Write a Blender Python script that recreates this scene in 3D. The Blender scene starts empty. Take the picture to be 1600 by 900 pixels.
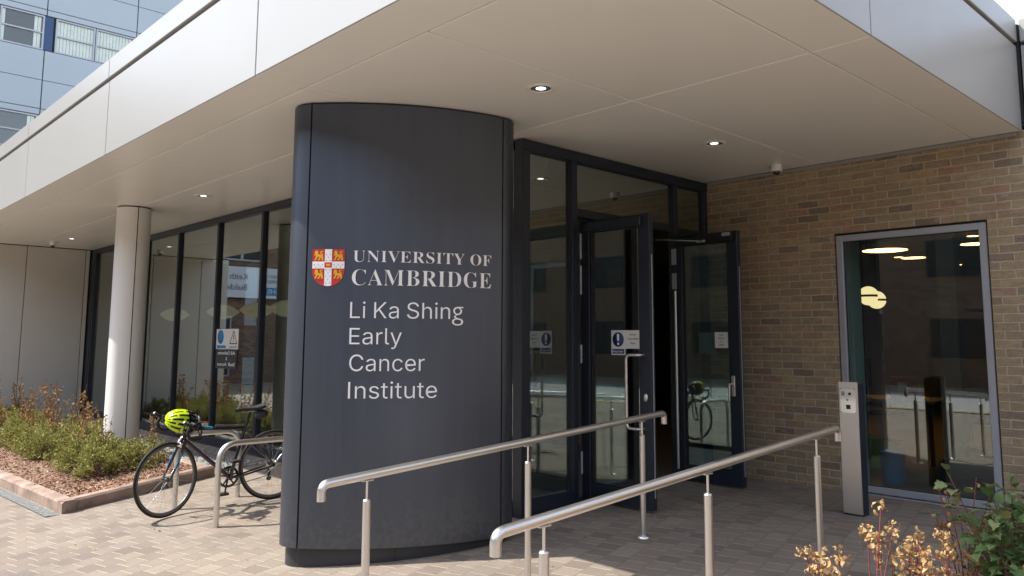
import bpy, math, random
from mathutils import Vector, Matrix
R = math.radians
random.seed(7)
SC = bpy.context.scene
COL = SC.collection

# ------------------------------------------------------------------ camera
cam = bpy.data.cameras.new('camera')
cam.sensor_width = 36.0
cam.lens = 27.869
cam.shift_x = 0.0
cam.shift_y = -0.0382
cam.clip_start = 0.05
cam.clip_end = 1500
CAM = bpy.data.objects.new('camera', cam)
COL.objects.link(CAM)
yaw, pit, rol = R(46.6952), R(6.6306), R(0.2530)
fw = Vector((math.cos(pit)*math.cos(yaw), math.cos(pit)*math.sin(yaw), math.sin(pit)))
rt = Vector((math.sin(yaw), -math.cos(yaw), 0)); up = rt.cross(fw)
r2 = rt*math.cos(rol) + up*math.sin(rol); u2 = -rt*math.sin(rol) + up*math.cos(rol)
CAM.matrix_world = Matrix(((r2.x, u2.x, -fw.x, 0), (r2.y, u2.y, -fw.y, 0), (r2.z, u2.z, -fw.z, 1.55), (0, 0, 0, 1)))
SC.camera = CAM

# ------------------------------------------------------------------ sky, sun, exposure
SUN_EL = R(50.5)
TO_SUN = Vector((-0.73*math.cos(SUN_EL), 0.683*math.cos(SUN_EL), math.sin(SUN_EL))).normalized()
world = bpy.data.worlds.new('World'); SC.world = world
world.use_nodes = True
wn = world.node_tree.nodes; wl = world.node_tree.links
bg = wn['Background']
sky = wn.new('ShaderNodeTexSky'); sky.sky_type = 'NISHITA'; sky.sun_disc = False
sky.sun_elevation = SUN_EL
sky.sun_rotation = math.atan2(TO_SUN.x, TO_SUN.y)
sky.air_density = 1.0; sky.dust_density = 0.8; sky.ozone_density = 1.0
hz = wn.new('ShaderNodeHueSaturation'); hz.inputs['Saturation'].default_value = .55   # thin white haze over the blue
wl.new(sky.outputs[0], hz.inputs['Color']); wl.new(hz.outputs[0], bg.inputs[0]); bg.inputs[1].default_value = 0.15
sl = bpy.data.lights.new('sun', 'SUN'); sl.energy = 2.3; sl.angle = R(0.53); sl.color = (1.0, 0.95, 0.865)
SUN = bpy.data.objects.new('sun', sl); COL.objects.link(SUN)
SUN.rotation_euler = TO_SUN.to_track_quat('Z', 'Y').to_euler()
SC.view_settings.view_transform = 'Standard'
SC.view_settings.look = 'None'
SC.view_settings.exposure = 1.7
SC.view_settings.gamma = 1.0
SC.view_settings.use_curve_mapping = False
SC.cycles.use_denoising = True
SC.cycles.max_bounces = 10
SC.cycles.diffuse_bounces = 5
SC.cycles.glossy_bounces = 5
SC.cycles.transparent_max_bounces = 16
SC.cycles.caustics_reflective = False
SC.cycles.caustics_refractive = False

# ------------------------------------------------------------------ node helpers
def mat(name):
    m = bpy.data.materials.new(name); m.use_nodes = True
    nt = m.node_tree
    return m, nt, nt.nodes['Principled BSDF']
def nn(nt, typ, **kw):
    n = nt.nodes.new(typ)
    for k, v in kw.items():
        setattr(n, k, v)
    return n
def ramp(nt, fac, stops):
    n = nt.nodes.new('ShaderNodeValToRGB')
    e = n.color_ramp.elements
    while len(e) < len(stops): e.new(0.5)
    for i, (p, c) in enumerate(stops):
        e[i].position = p; e[i].color = (*c, 1)
    nt.links.new(fac, n.inputs[0])
    return n.outputs[0]
def mixc(nt, fac, a, b, blend='MIX'):
    n = nt.nodes.new('ShaderNodeMix'); n.data_type = 'RGBA'; n.blend_type = blend
    for sock, v in ((n.inputs[0], fac), (n.inputs[6], a), (n.inputs[7], b)):
        if hasattr(v, 'is_output'): nt.links.new(v, sock)
        elif isinstance(v, (int, float)): sock.default_value = v
        else: sock.default_value = (*v, 1)
    return n.outputs[2]
def mth(nt, op, a, b=None, c=None):
    n = nt.nodes.new('ShaderNodeMath'); n.operation = op
    for i, v in enumerate((a, b, c)):
        if v is None: continue
        if hasattr(v, 'is_output'): nt.links.new(v, n.inputs[i])
        else: n.inputs[i].default_value = v
    return n.outputs[0]
def coords(nt): return nt.nodes.new('ShaderNodeTexCoord').outputs['Object']
def noise(nt, vec, scale, detail=4, rough=.55):
    n = nt.nodes.new('ShaderNodeTexNoise'); n.inputs['Scale'].default_value = scale
    n.inputs['Detail'].default_value = detail; n.inputs['Roughness'].default_value = rough
    if vec is not None: nt.links.new(vec, n.inputs['Vector'])
    return n.outputs[0]
def bump(nt, h, strength, dist):
    b = nt.nodes.new('ShaderNodeBump'); b.inputs['Strength'].default_value = strength; b.inputs['Distance'].default_value = dist
    nt.links.new(h, b.inputs['Height']); return b.outputs[0]
def scalev(nt, vec, s):
    n = nt.nodes.new('ShaderNodeMapping'); n.inputs['Scale'].default_value = s; nt.links.new(vec, n.inputs['Vector']); return n.outputs[0]

def simple(name, col, rough=.5, metal=0.0, var=.06, nscale=3.0, spec=.5, bumps=0.0, coat=0.0, rvar=.0):
    m, nt, p = mat(name)
    v = coords(nt)
    f = noise(nt, v, nscale, 5)
    lo = tuple(c*(1-var) for c in col); hi = tuple(min(1, c*(1+var)) for c in col)
    nt.links.new(ramp(nt, f, [(.3, lo), (.7, hi)]), p.inputs['Base Color'])
    p.inputs['Metallic'].default_value = metal
    p.inputs['Specular IOR Level'].default_value = spec
    if rvar:
        f2 = noise(nt, v, nscale*2.3, 4)
        nt.links.new(mth(nt, 'MULTIPLY_ADD', f2, rvar, rough - rvar/2), p.inputs['Roughness'])
    else: p.inputs['Roughness'].default_value = rough
    if coat: p.inputs['Coat Weight'].default_value = coat; p.inputs['Coat Roughness'].default_value = .15
    if bumps: nt.links.new(bump(nt, noise(nt, v, 120, 3), bumps, .002), p.inputs['Normal'])
    return m

M = {}
M['white_metal'] = simple('white_coated_metal', (.35, .348, .332), .36, var=.02, nscale=.8, rvar=.10)
def sheet_metal(name, col, rough):
    # powder coated sheet with very slight oil-canning
    m, nt, p = mat(name)
    v = coords(nt)
    f = noise(nt, v, .7, 3)
    nt.links.new(ramp(nt, f, [(.3, tuple(c*.97 for c in col)), (.7, col)]), p.inputs['Base Color'])
    nt.links.new(mth(nt, 'MULTIPLY_ADD', noise(nt, v, 1.1, 1), .05, rough-.025), p.inputs['Roughness'])
    nt.links.new(bump(nt, noise(nt, v, .9, 0), .03, .05), p.inputs['Normal'])
    return m
M['soffit'] = sheet_metal('soffit_sheet_metal', (.88, .875, .83), .32)
M['greige'] = sheet_metal('greige_wall_panel', (.62, .60, .55), .42)
M['column'] = sheet_metal('column_casing_metal', (.76, .745, .71), .36)
def pillar_metal():
    m, nt, p = mat('anthracite_coated_metal')
    v = coords(nt)
    st = noise(nt, scalev(nt, v, (9, 9, .5)), 1.0, 5, .6)          # faint rain streaks
    sp_ = noise(nt, v, 26, 5, .7)
    c = ramp(nt, st, [(.3, (.084, .096, .119)), (.7, (.100, .113, .139))])
    sx = nn(nt, 'ShaderNodeSeparateXYZ'); nt.links.new(v, sx.inputs[0])
    low = mth(nt, 'MULTIPLY', mth(nt, 'SUBTRACT', 1.0, mth(nt, 'DIVIDE', sx.outputs[2], .55)), .5)      # splash dirt near the ground
    dirt = mth(nt, 'MULTIPLY', nn_clamp(nt, low), ramp(nt, sp_, [(.42, (0, 0, 0)), (.7, (1, 1, 1))]))
    nt.links.new(mixc(nt, dirt, c, (.20, .18, .155)), p.inputs['Base Color'])
    p.inputs['Metallic'].default_value = .8; p.inputs['Specular IOR Level'].default_value = .6
    nt.links.new(mth(nt, 'MULTIPLY_ADD', st, .10, .40), p.inputs['Roughness'])
    nt.links.new(bump(nt, noise(nt, v, .8, 1), .04, .05), p.inputs['Normal'])
    return m
def nn_clamp(nt, x):
    n = nt.nodes.new('ShaderNodeClamp'); nt.links.new(x, n.inputs[0]); return n.outputs[0]
M['pillar'] = pillar_metal()
M['pillar_dark'] = simple('anthracite_plinth_metal', (.028, .031, .037), .42, var=.08, nscale=2, spec=.5)
M['frame'] = simple('dark_blue_grey_frame', (.015, .021, .034), .38, var=.06, spec=.5)
M['black'] = simple('black_shadow_gap', (.008, .008, .009), .6)
M['rubber'] = simple('black_rubber', (.014, .014, .014), .7)
M['blackgloss'] = simple('black_gloss_paint', (.010, .010, .012), .25, coat=.5)
M['purple'] = simple('dark_plum_paint', (.035, .008, .022), .25, coat=.6)
M['bluepaint'] = simple('blue_paint_accent', (.03, .22, .42), .3, coat=.5)
M['alu'] = simple('silver_window_frame', (.42, .44, .48), .40, metal=.35, var=.03)
M['chrome'] = simple('polished_steel', (.7, .7, .69), .16, metal=1.0, var=.03)
M['white'] = simple('white_plastic', (.80, .79, .76), .4, var=.02)
M['letter'] = simple('white_sign_letter', (.92, .92, .92), .45, var=.01)
M['navy'] = simple('navy_print', (.012, .035, .17), .4)
M['ink'] = simple('black_ink', (.02, .02, .022), .5)
M['red'] = simple('crest_red', (.62, .035, .035), .4, var=.03)
M['gold'] = simple('crest_gold', (.80, .46, .03), .4, var=.05)
M['neon'] = simple('fluorescent_yellow_plastic', (.62, .80, .015), .32, coat=.4, var=.05)
M['paper'] = simple('white_paper', (.74, .74, .72), .7, var=.03)
def steel():
    m, nt, p = mat('brushed_stainless_steel')
    v = coords(nt)
    f = noise(nt, scalev(nt, v, (6, 140, 140)), 1.0, 3)
    nt.links.new(ramp(nt, f, [(.3, (.68, .665, .635)), (.7, (.78, .76, .725))]), p.inputs['Base Color'])
    p.inputs['Metallic'].default_value = 1.0
    nt.links.new(mth(nt, 'MULTIPLY_ADD', noise(nt, v, 9, 4), .12, .30), p.inputs['Roughness'])
    return m
M['steel'] = steel()

def glass(name, tint, r0):
    m = bpy.data.materials.new(name); m.use_nodes = True
    nt = m.node_tree; nt.nodes.remove(nt.nodes['Principled BSDF'])
    out = nt.nodes['Material Output']
    lw = nn(nt, 'ShaderNodeLayerWeight'); lw.inputs['Blend'].default_value = .5
    f5 = mth(nt, 'POWER', lw.outputs['Facing'], 5.0)
    fac = mth(nt, 'MULTIPLY_ADD', f5, 1-r0, r0)
    tr = nn(nt, 'ShaderNodeBsdfTransparent'); tr.inputs[0].default_value = (*tint, 1)
    gl = nn(nt, 'ShaderNodeBsdfGlossy'); gl.inputs['Roughness'].default_value = .004
    gl.inputs[0].default_value = (.95, .97, .96, 1)
    v = coords(nt)
    nt.links.new(bump(nt, noise(nt, v, .8, 1), .004, .05), gl.inputs['Normal'])
    mx = nn(nt, 'ShaderNodeMixShader'); nt.links.new(fac, mx.inputs[0]); nt.links.new(tr.outputs[0], mx.inputs[1]); nt.links.new(gl.outputs[0], mx.inputs[2])
    nt.links.new(mx.outputs[0], out.inputs[0])
    return m
M['glass'] = glass('green_tinted_glass', (.70, .78, .76), .28)
M['winglass'] = glass('clear_window_glass', (.82, .90, .88), .115)
M['clearpane'] = glass('clear_pane_glass', (.94, .96, .95), .05)

def emit(name, col, s):
    m, nt, p = mat(name)
    p.inputs['Base Color'].default_value = (*col, 1)
    p.inputs['Emission Color'].default_value = (*col, 1); p.inputs['Emission Strength'].default_value = s
    return m
M['lamp'] = emit('warm_lamp_diffuser', (1.0, .78, .46), .72)
M['lamp_soft'] = emit('warm_lamp_shade', (.78, .68, .42), .08)
M['downlamp'] = emit('downlight_lamp', (1.0, .93, .82), 1.2)

def bricklike(name, bw, bh, mort, stops, mortar_col, axes='YZ', rot=0.0, bumpd=.004, rough=.85, off=.5, dirt=.35, grain=60, squash=1.0, sqf=2, wobble=.004, rows=False, mottle=False):
    m, nt, p = mat(name)
    v = coords(nt)
    sx = nn(nt, 'ShaderNodeSeparateXYZ'); nt.links.new(v, sx.inputs[0])
    cx = nn(nt, 'ShaderNodeCombineXYZ')
    nt.links.new(sx.outputs[axes[0]], cx.inputs[0]); nt.links.new(sx.outputs[axes[1]], cx.inputs[1])
    vec = cx.outputs[0]
    mp = nn(nt, 'ShaderNodeMapping'); mp.inputs['Rotation'].default_value = (0, 0, rot); mp.inputs['Location'].default_value = (31.03, 17.01, 0)
    nt.links.new(vec, mp.inputs['Vector']); vec = mp.outputs[0]
    # slight irregularity of the edges
    nz = nn(nt, 'ShaderNodeTexNoise'); nz.inputs['Scale'].default_value = 14; nz.inputs['Detail'].default_value = 3; nt.links.new(vec, nz.inputs['Vector'])
    va = nn(nt, 'ShaderNodeVectorMath', operation='MULTIPLY_ADD'); nt.links.new(nz.outputs['Color'], va.inputs[0]); va.inputs[1].default_value = (wobble*2,)*3; nt.links.new(vec, va.inputs[2])
    b = nn(nt, 'ShaderNodeTexBrick'); nt.links.new(va.outputs[0], b.inputs['Vector'])
    b.offset = off; b.squash = squash; b.squash_frequency = sqf
    b.inputs['Color1'].default_value = (0, 0, 0, 1); b.inputs['Color2'].default_value = (1, 1, 1, 1); b.inputs['Mortar'].default_value = (.5, .5, .5, 1)
    b.inputs['Scale'].default_value = 1; b.inputs['Mortar Size'].default_value = mort; b.inputs['Mortar Smooth'].default_value = .35
    b.inputs['Brick Width'].default_value = bw; b.inputs['Row Height'].default_value = bh
    col = ramp(nt, b.outputs['Color'], stops)
    n1 = noise(nt, v, 2.0, 5); n2 = noise(nt, v, grain, 6, .75); n3 = noise(nt, v, 11, 4, .6)
    col = mixc(nt, mth(nt, 'MULTIPLY', n3, dirt), col, (.5, .46, .42), 'OVERLAY')
    col = mixc(nt, .5, col, ramp(nt, n2, [(.28, (.22, .22, .22)), (.72, (.78, .78, .78))]), 'OVERLAY')
    col = mixc(nt, .35, col, ramp(nt, n1, [(.3, (.38, .37, .36)), (.7, (.62, .62, .62))]), 'OVERLAY')
    mc = mixc(nt, n3, tuple(c*.75 for c in mortar_col), mortar_col)
    if mottle:
        # streaky burns and pale smears within each brick, some mortar smeared over the faces
        s1 = noise(nt, scalev(nt, v, (9, 9, 30)), 1.0, 5, .65); s2 = noise(nt, scalev(nt, v, (5, 5, 14)), 1.0, 5, .7)
        col = mixc(nt, mth(nt, 'MULTIPLY', ramp(nt, s1, [(.42, (0, 0, 0)), (.66, (1, 1, 1))]), .38), col, (.17, .13, .105))
        col = mixc(nt, mth(nt, 'MULTIPLY', ramp(nt, s2, [(.55, (0, 0, 0)), (.70, (1, 1, 1))]), .45), col, (.52, .43, .31))
        mc = mixc(nt, mth(nt, 'MULTIPLY', ramp(nt, s2, [(.3, (1, 1, 1)), (.5, (0, 0, 0))]), .6), mc, (.33, .26, .18))
    if rows:
        # weathered zones and dark bed joints between the courses
        zone = noise(nt, v, .55, 3); sepv = nn(nt, 'ShaderNodeSeparateXYZ'); nt.links.new(va.outputs[0], sepv.inputs[0])
        col = mixc(nt, ramp(nt, zone, [(.38, (0, 0, 0)), (.62, (1, 1, 1))]), mixc(nt, .40, col, (.190, .158, .140)), mixc(nt, .30, col, (.31, .262, .20)))
        fr_ = mth(nt, 'FRACT', mth(nt, 'DIVIDE', sepv.outputs[1], bh))
        ed_ = mth(nt, 'MINIMUM', fr_, mth(nt, 'SUBTRACT', 1.0, fr_))
        col = mixc(nt, b.outputs['Fac'], col, mc)
        col = mixc(nt, mth(nt, 'MULTIPLY', mth(nt, 'LESS_THAN', ed_, .035), .6), col, (.13, .10, .075))
        # gum spots, grit and dull blotches
        vo = nn(nt, 'ShaderNodeTexVoronoi'); vo.inputs['Scale'].default_value = 2.6; nt.links.new(vec, vo.inputs['Vector'])
        col = mixc(nt, mth(nt, 'MULTIPLY', mth(nt, 'LESS_THAN', vo.outputs['Distance'], .035), .55), col, (.10, .085, .075))
        bl = noise(nt, vec, 1.7, 6, .7)
        col = mixc(nt, mth(nt, 'MULTIPLY', ramp(nt, bl, [(.5, (0, 0, 0)), (.68, (1, 1, 1))]), .40), col, (.13, .11, .095))
        gr_ = noise(nt, vec, 170, 2, .6)
        col = mixc(nt, mth(nt, 'MULTIPLY', mth(nt, 'GREATER_THAN', gr_, .66), .5), col, (.50, .44, .36))
    else: col = mixc(nt, b.outputs['Fac'], col, mc)
    nt.links.new(col, p.inputs['Base Color'])
    p.inputs['Roughness'].default_value = rough
    p.inputs['Specular IOR Level'].default_value = .25
    h = mth(nt, 'MULTIPLY_ADD', b.outputs['Fac'], -1.0, mth(nt, 'MULTIPLY', n2, .35))
    h = mth(nt, 'ADD', h, mth(nt, 'MULTIPLY', b.outputs['Color'], .25))
    nt.links.new(bump(nt, h, .7, bumpd), p.inputs['Normal'])
    return m
M['brick'] = bricklike('buff_brown_brickwork', .225, .0735, .0068,
    [(0, (.22, .178, .138)), (.10, (.30, .235, .168)), (.3, (.38, .290, .185)), (.5, (.43, .325, .20)), (.7, (.37, .285, .185)), (.85, (.32, .252, .175)), (.93, (.41, .285, .185)), (1, (.38, .225, .16))],
    (.58, .50, .36), 'YZ', 0, .008, wobble=.0065, mottle=True)
M['brick_far'] = bricklike('brown_brickwork', .225, .075, .006, [(0, (.12, .07, .05)), (.5, (.20, .12, .08)), (1, (.27, .16, .10))], (.30, .26, .21), 'XZ', 0)
M['brick_side'] = bricklike('brown_street_brickwork', .225, .075, .006, [(0, (.12, .07, .05)), (.5, (.18, .11, .08)), (1, (.24, .14, .10))], (.30, .26, .21), 'YZ', 0)
M['paver'] = bricklike('block_paving', .152, .168, .0055,
    [(0, (.160, .130, .110)), (.3, (.218, .183, .155)), (.6, (.256, .221, .188)), (.8, (.24, .188, .157)), (1, (.29, .253, .211))],
    (.44, .385, .30), 'XY', R(-13), .004, rough=.8, dirt=.45, grain=70, wobble=.005, rows=True)
M['asphalt'] = simple('asphalt', (.06, .06, .062), .9, var=.3, nscale=40, bumps=.4)
M['kerbstone'] = simple('reddish_kerb_block', (.30, .215, .17), .88, var=.42, nscale=5, bumps=.9)
M['yellow_line'] = simple('yellow_road_paint', (.65, .47, .08), .7, var=.15, nscale=20)
M['soil'] = simple('dry_soil', (.20, .125, .085), .95, var=.4, nscale=18, bumps=.8)
M['gravel_base'] = simple('grey_gravel', (.26, .25, .235), .9, var=.55, nscale=45, bumps=.9)
M['drain'] = simple('grey_drain_grating', (.17, .175, .175), .8, metal=.1, var=.45, nscale=30, bumps=.6)
M['concrete'] = simple('grey_concrete', (.34, .33, .32), .8, var=.12, nscale=4, bumps=.3)
M['clad'] = simple('blue_grey_cladding', (.37, .42, .465), .40, var=.03, nscale=.6)
M['clad_frame'] = simple('grey_window_frame', (.40, .42, .46), .45, var=.03)
M['navy_panel'] = simple('navy_infill_panel', (.015, .05, .14), .35)
M['curtain'] = simple('cream_curtain', (.80, .80, .72), .9, var=.08, nscale=9)
M['darkroom'] = simple('dark_interior', (.035, .035, .036), .8, var=.1)
M['room_wall'] = simple('interior_wall_paint', (.34, .37, .35), .8, var=.05)
M['lining'] = simple('pale_reveal_lining', (.42, .46, .45), .6, var=.03)
M['room_floor'] = simple('grey_interior_floor', (.15, .14, .125), .45, var=.15)
M['wood'] = simple('warm_wood', (.13, .10, .08), .5, var=.2, nscale=6)
M['bluebin'] = simple('blue_plastic', (.03, .22, .50), .45)
M['greenbin'] = simple('lime_plastic', (.25, .42, .04), .45)
M['redbox'] = simple('red_plastic', (.45, .05, .04), .4)
M['cane'] = simple('brown_fabric', (.20, .11, .075), .8)
M['signwhite'] = simple('pale_sign_board', (.74, .76, .80), .5, var=.02)
M['nhs'] = simple('mid_blue_print', (.02, .22, .48), .5)
M['bag'] = simple('dark_grey_textile', (.05, .05, .055), .8, var=.2, nscale=20)
M['deck'] = simple('grey_roof_deck', (.3, .3, .3), .9)

def leafmat(name, stops, trans=.25, rough=.55):
    m, nt, p = mat(name)
    g = nn(nt, 'ShaderNodeNewGeometry')
    c = ramp(nt, g.outputs['Random Per Island'], stops)
    c = mixc(nt, .3, c, ramp(nt, noise(nt, coords(nt), 30, 3), [(.3, (.35, .35, .35)), (.7, (.65, .65, .65))]), 'OVERLAY')
    nt.links.new(c, p.inputs['Base Color']); p.inputs['Roughness'].default_value = rough
    p.inputs['Specular IOR Level'].default_value = .35
    tl = nn(nt, 'ShaderNodeBsdfTranslucent'); nt.links.new(c, tl.inputs[0])
    mx = nn(nt, 'ShaderNodeMixShader'); mx.inputs[0].default_value = trans
    out = nt.nodes['Material Output']
    nt.links.new(p.outputs[0], mx.inputs[1]); nt.links.new(tl.outputs[0], mx.inputs[2]); nt.links.new(mx.outputs[0], out.inputs[0])
    return m
M['hebe'] = leafmat('small_yellow_green_leaves', [(0, (.14, .165, .03)), (.3, (.24, .255, .055)), (.6, (.33, .325, .085)), (.85, (.42, .38, .14)), (1, (.44, .33, .16))])
M['leaf'] = leafmat('lobed_green_leaves', [(0, (.08, .14, .05)), (.5, (.145, .23, .075)), (.85, (.21, .30, .11)), (1, (.29, .29, .12))], .3, .5)
M['dryleaf'] = leafmat('dead_curled_leaves', [(0, (.24, .12, .05)), (.4, (.42, .25, .11)), (.75, (.56, .38, .18)), (1, (.64, .48, .27))], .2, .8)
M['dryleaf2'] = leafmat('withered_brown_leaves', [(0, (.22, .10, .045)), (.4, (.38, .20, .09)), (.7, (.50, .30, .14)), (1, (.34, .30, .09))], .2, .8)
M['stem'] = simple('reddish_stem', (.20, .055, .05), .6, var=.3, nscale=30)
M['stem_brown'] = simple('brown_stem', (.16, .09, .06), .8, var=.3, nscale=30)
M['chips'] = leafmat('bark_chip_pieces', [(0, (.13, .058, .034)), (.4, (.27, .135, .08)), (.75, (.38, .22, .145)), (1, (.55, .40, .29))], .0, .9)
M['pebble'] = leafmat('grey_pebbles', [(0, (.16, .155, .15)), (.6, (.30, .29, .28)), (1, (.46, .45, .43))], .0, .8)

# ------------------------------------------------------------------ mesh helpers
class MB:
    def __init__(s): s.v = []; s.f = []; s.mi = []; s.sm = []; s.cur = 0
    def add(s, vs, fs, smooth=False):
        o = len(s.v); s.v += [tuple(x) for x in vs]
        for f in fs: s.f.append(tuple(i+o for i in f)); s.mi.append(s.cur); s.sm.append(smooth)
        return s
    def box(s, x0, x1, y0, y1, z0, z1, b=0.0):
        if x0 > x1: x0, x1 = x1, x0
        if y0 > y1: y0, y1 = y1, y0
        if z0 > z1: z0, z1 = z1, z0
        if b <= 0:
            vs = [(x, y, z) for x in (x0, x1) for y in (y0, y1) for z in (z0, z1)]
            return s.add(vs, [(0, 1, 3, 2), (4, 6, 7, 5), (0, 4, 5, 1), (2, 3, 7, 6), (0, 2, 6, 4), (1, 5, 7, 3)])
        # chamfered box
        b = min(b, (x1-x0)*.49, (y1-y0)*.49, (z1-z0)*.49)
        vs = []; idx = {}
        def V(p):
            idx[p] = len(vs); vs.append(p); return idx[p]
        X, Y, Z = (x0, x1), (y0, y1), (z0, z1)
        sg = (1, -1)
        c = {}
        for i in (0, 1):
            for j in (0, 1):
                for k in (0, 1):
                    c[i, j, k, 0] = V((X[i], Y[j]+sg[j]*b, Z[k]+sg[k]*b))
                    c[i, j, k, 1] = V((X[i]+sg[i]*b, Y[j], Z[k]+sg[k]*b))
                    c[i, j, k, 2] = V((X[i]+sg[i]*b, Y[j]+sg[j]*b, Z[k]))
        fs = []
        for i in (0, 1):
            q = [c[i, 0, 0, 0], c[i, 1, 0, 0], c[i, 1, 1, 0], c[i, 0, 1, 0]]; fs.append(q if i else q[::-1])
            q = [c[0, i, 0, 1], c[0, i, 1, 1], c[1, i, 1, 1], c[1, i, 0, 1]]; fs.append(q if i else q[::-1])
            q = [c[0, 0, i, 2], c[1, 0, i, 2], c[1, 1, i, 2], c[0, 1, i, 2]]; fs.append(q if i else q[::-1])
        def outw(q):
            ctr = Vector(((x0+x1)/2, (y0+y1)/2, (z0+z1)/2)); p = [Vector(vs[t]) for t in q]
            n = (p[1]-p[0]).cross(p[2]-p[0]); m = sum(p, Vector())/len(p)
            return q if n.dot(m-ctr) > 0 else q[::-1]
        for i in (0, 1):
            for j in (0, 1):
                fs.append(outw([c[i, j, 0, 0], c[i, j, 1, 0], c[i, j, 1, 1], c[i, j, 0, 1]]))
                fs.append(outw([c[i, 0, j, 0], c[i, 1, j, 0], c[i, 1, j, 2], c[i, 0, j, 2]]))
                fs.append(outw([c[0, i, j, 1], c[1, i, j, 1], c[1, i, j, 2], c[0, i, j, 2]]))
                for k in (0, 1):
                    fs.append(outw([c[i, j, k, 0], c[i, j, k, 1], c[i, j, k, 2]]))
        return s.add(vs, fs)
    def tube(s, pts, r, n=10, caps=True, r1=None, closed=False):
        pts = [Vector(p) for p in pts]; N = len(pts)
        vs = []; prev = None
        for i, p in enumerate(pts):
            if closed: t = pts[(i+1) % N]-pts[i-1]
            else: t = (pts[min(i+1, N-1)]-pts[max(i-1, 0)])
            t.normalize()
            if prev is None:
                a = Vector((0, 0, 1)) if abs(t.z) < .9 else Vector((1, 0, 0))
                u = t.cross(a).normalized()
            else:
                u = (prev - t*prev.dot(t)).normalized()
            prev = u; w = t.cross(u)
            rr = r if r1 is None else r+(r1-r)*i/max(1, N-1)
            for k in range(n):
                a = 2*math.pi*k/n; vs.append(p+(u*math.cos(a)+w*math.sin(a))*rr)
        fs = []
        for i in range(N if closed else N-1):
            j = (i+1) % N
            for k in range(n):
                fs.append((i*n+k, i*n+(k+1) % n, j*n+(k+1) % n, j*n+k))
        s.add(vs, fs, True)
        if caps and not closed:
            s.add(vs[:n], [tuple(range(n))[::-1]]); s.add(vs[-n:], [tuple(range(n))])
        return s
    def lathe(s, prof, n=24, org=(0, 0, 0), axis='Z', smooth=True, cap=True):
        vs = []; o = Vector(org)
        for r, h in prof:
            for k in range(n):
                a = 2*math.pi*k/n; c, d = r*math.cos(a), r*math.sin(a)
                vs.append(o+Vector({'Z': (c, d, h), 'Y': (d, h, c), 'X': (h, c, d)}[axis]))
        fs = []
        for i in range(len(prof)-1):
            for k in range(n):
                fs.append((i*n+k, i*n+(k+1) % n, (i+1)*n+(k+1) % n, (i+1)*n+k))
        s.add(vs, fs, smooth)
        if not cap: return s
        if prof[0][0] > 1e-5: s.add(vs[:n], [tuple(range(n))[::-1]])
        if prof[-1][0] > 1e-5: s.add(vs[-n:], [tuple(range(n))])
        return s
    def prism(s, poly, z0, z1, caps=True):
        n = len(poly)
        vs = [(x, y, z0) for x, y in poly]+[(x, y, z1) for x, y in poly]
        fs = [(i, (i+1) % n, (i+1) % n+n, i+n) for i in range(n)]
        if caps: fs += [tuple(range(n))[::-1], tuple(range(n, 2*n))]
        return s.add(vs, fs)
    def xf(s, mtx, start=0):
        for i in range(start, len(s.v)): s.v[i] = tuple(mtx @ Vector(s.v[i]))
        return s
    def build(s, name, material, parent=None, loc=None, smooth=None):
        me = bpy.data.meshes.new(name)
        me.from_pydata(s.v, [], s.f)
        mats = material if isinstance(material, (list, tuple)) else [material]
        for m in mats: me.materials.append(M[m] if isinstance(m, str) else m)
        for i, p in enumerate(me.polygons):
            p.material_index = min(s.mi[i], len(mats)-1); p.use_smooth = s.sm[i] if smooth is None else smooth
        me.update()
        o = bpy.data.objects.new(name, me); COL.objects.link(o)
        if parent is not None: o.parent = parent
        if loc is not None: o.location = loc
        return o
def tag(o, label=None, cat=None, group=None, kind=None):
    if label: o['label'] = label
    if cat: o['category'] = cat
    if group: o['group'] = group
    if kind: o['kind'] = kind
    return o
def thing(name, label, cat, loc=(0, 0, 0), rz=0.0, group=None):
    o = bpy.data.objects.new(name, None); COL.objects.link(o)
    o.empty_display_size = .1
    o.location = loc; o.rotation_euler = (0, 0, rz)
    return tag(o, label, cat, group)
def struct(name, mb, material, kind='structure'):
    return tag(mb.build(name, material), kind=kind)
def fillet(pts, r, n=6):
    pts = [Vector(p) for p in pts]; out = [pts[0]]
    for i in range(1, len(pts)-1):
        a = (pts[i-1]-pts[i]); b = (pts[i+1]-pts[i]); la, lb = a.length, b.length; a.normalize(); b.normalize()
        d = min(r, la*.48, lb*.48)
        p0 = pts[i]+a*d; p2 = pts[i]+b*d
        for k in range(n+1):
            t = k/n; out.append(p0*(1-t)**2+pts[i]*2*t*(1-t)+p2*t*t)
    out.append(pts[-1]); return out
def copytree(o, parent=None):
    c = o.copy(); COL.objects.link(c)
    if parent is not None: c.parent = parent
    for ch in list(o.children): copytree(ch, c)
    return c
def curve_mesh(loops=None, body=None, offset=0.0, depth=.5, align='LEFT', res=4):
    """flat filled outlines (or text) as a list of vertices and faces"""
    if body is not None:
        cu = bpy.data.curves.new('t', 'FONT'); cu.body = body; cu.align_x = align; cu.resolution_u = res
    else:
        cu = bpy.data.curves.new('t', 'CURVE'); cu.dimensions = '2D'; cu.fill_mode = 'BOTH'
        for lp in loops:
            sp = cu.splines.new('POLY'); sp.points.add(len(lp)-1); sp.use_cyclic_u = True
            for i, (x, y) in enumerate(lp): sp.points[i].co = (x, y, 0, 1)
    cu.offset = offset; cu.extrude = depth
    o = bpy.data.objects.new('t', cu); COL.objects.link(o)
    bpy.context.view_layer.update()
    ev = o.evaluated_get(bpy.context.evaluated_depsgraph_get()); me = ev.to_mesh()
    vs = [tuple(v.co) for v in me.vertices]; fs = [tuple(p.vertices) for p in me.polygons]
    ev.to_mesh_clear(); bpy.data.objects.remove(o); bpy.data.curves.remove(cu)
    return vs, fs
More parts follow.
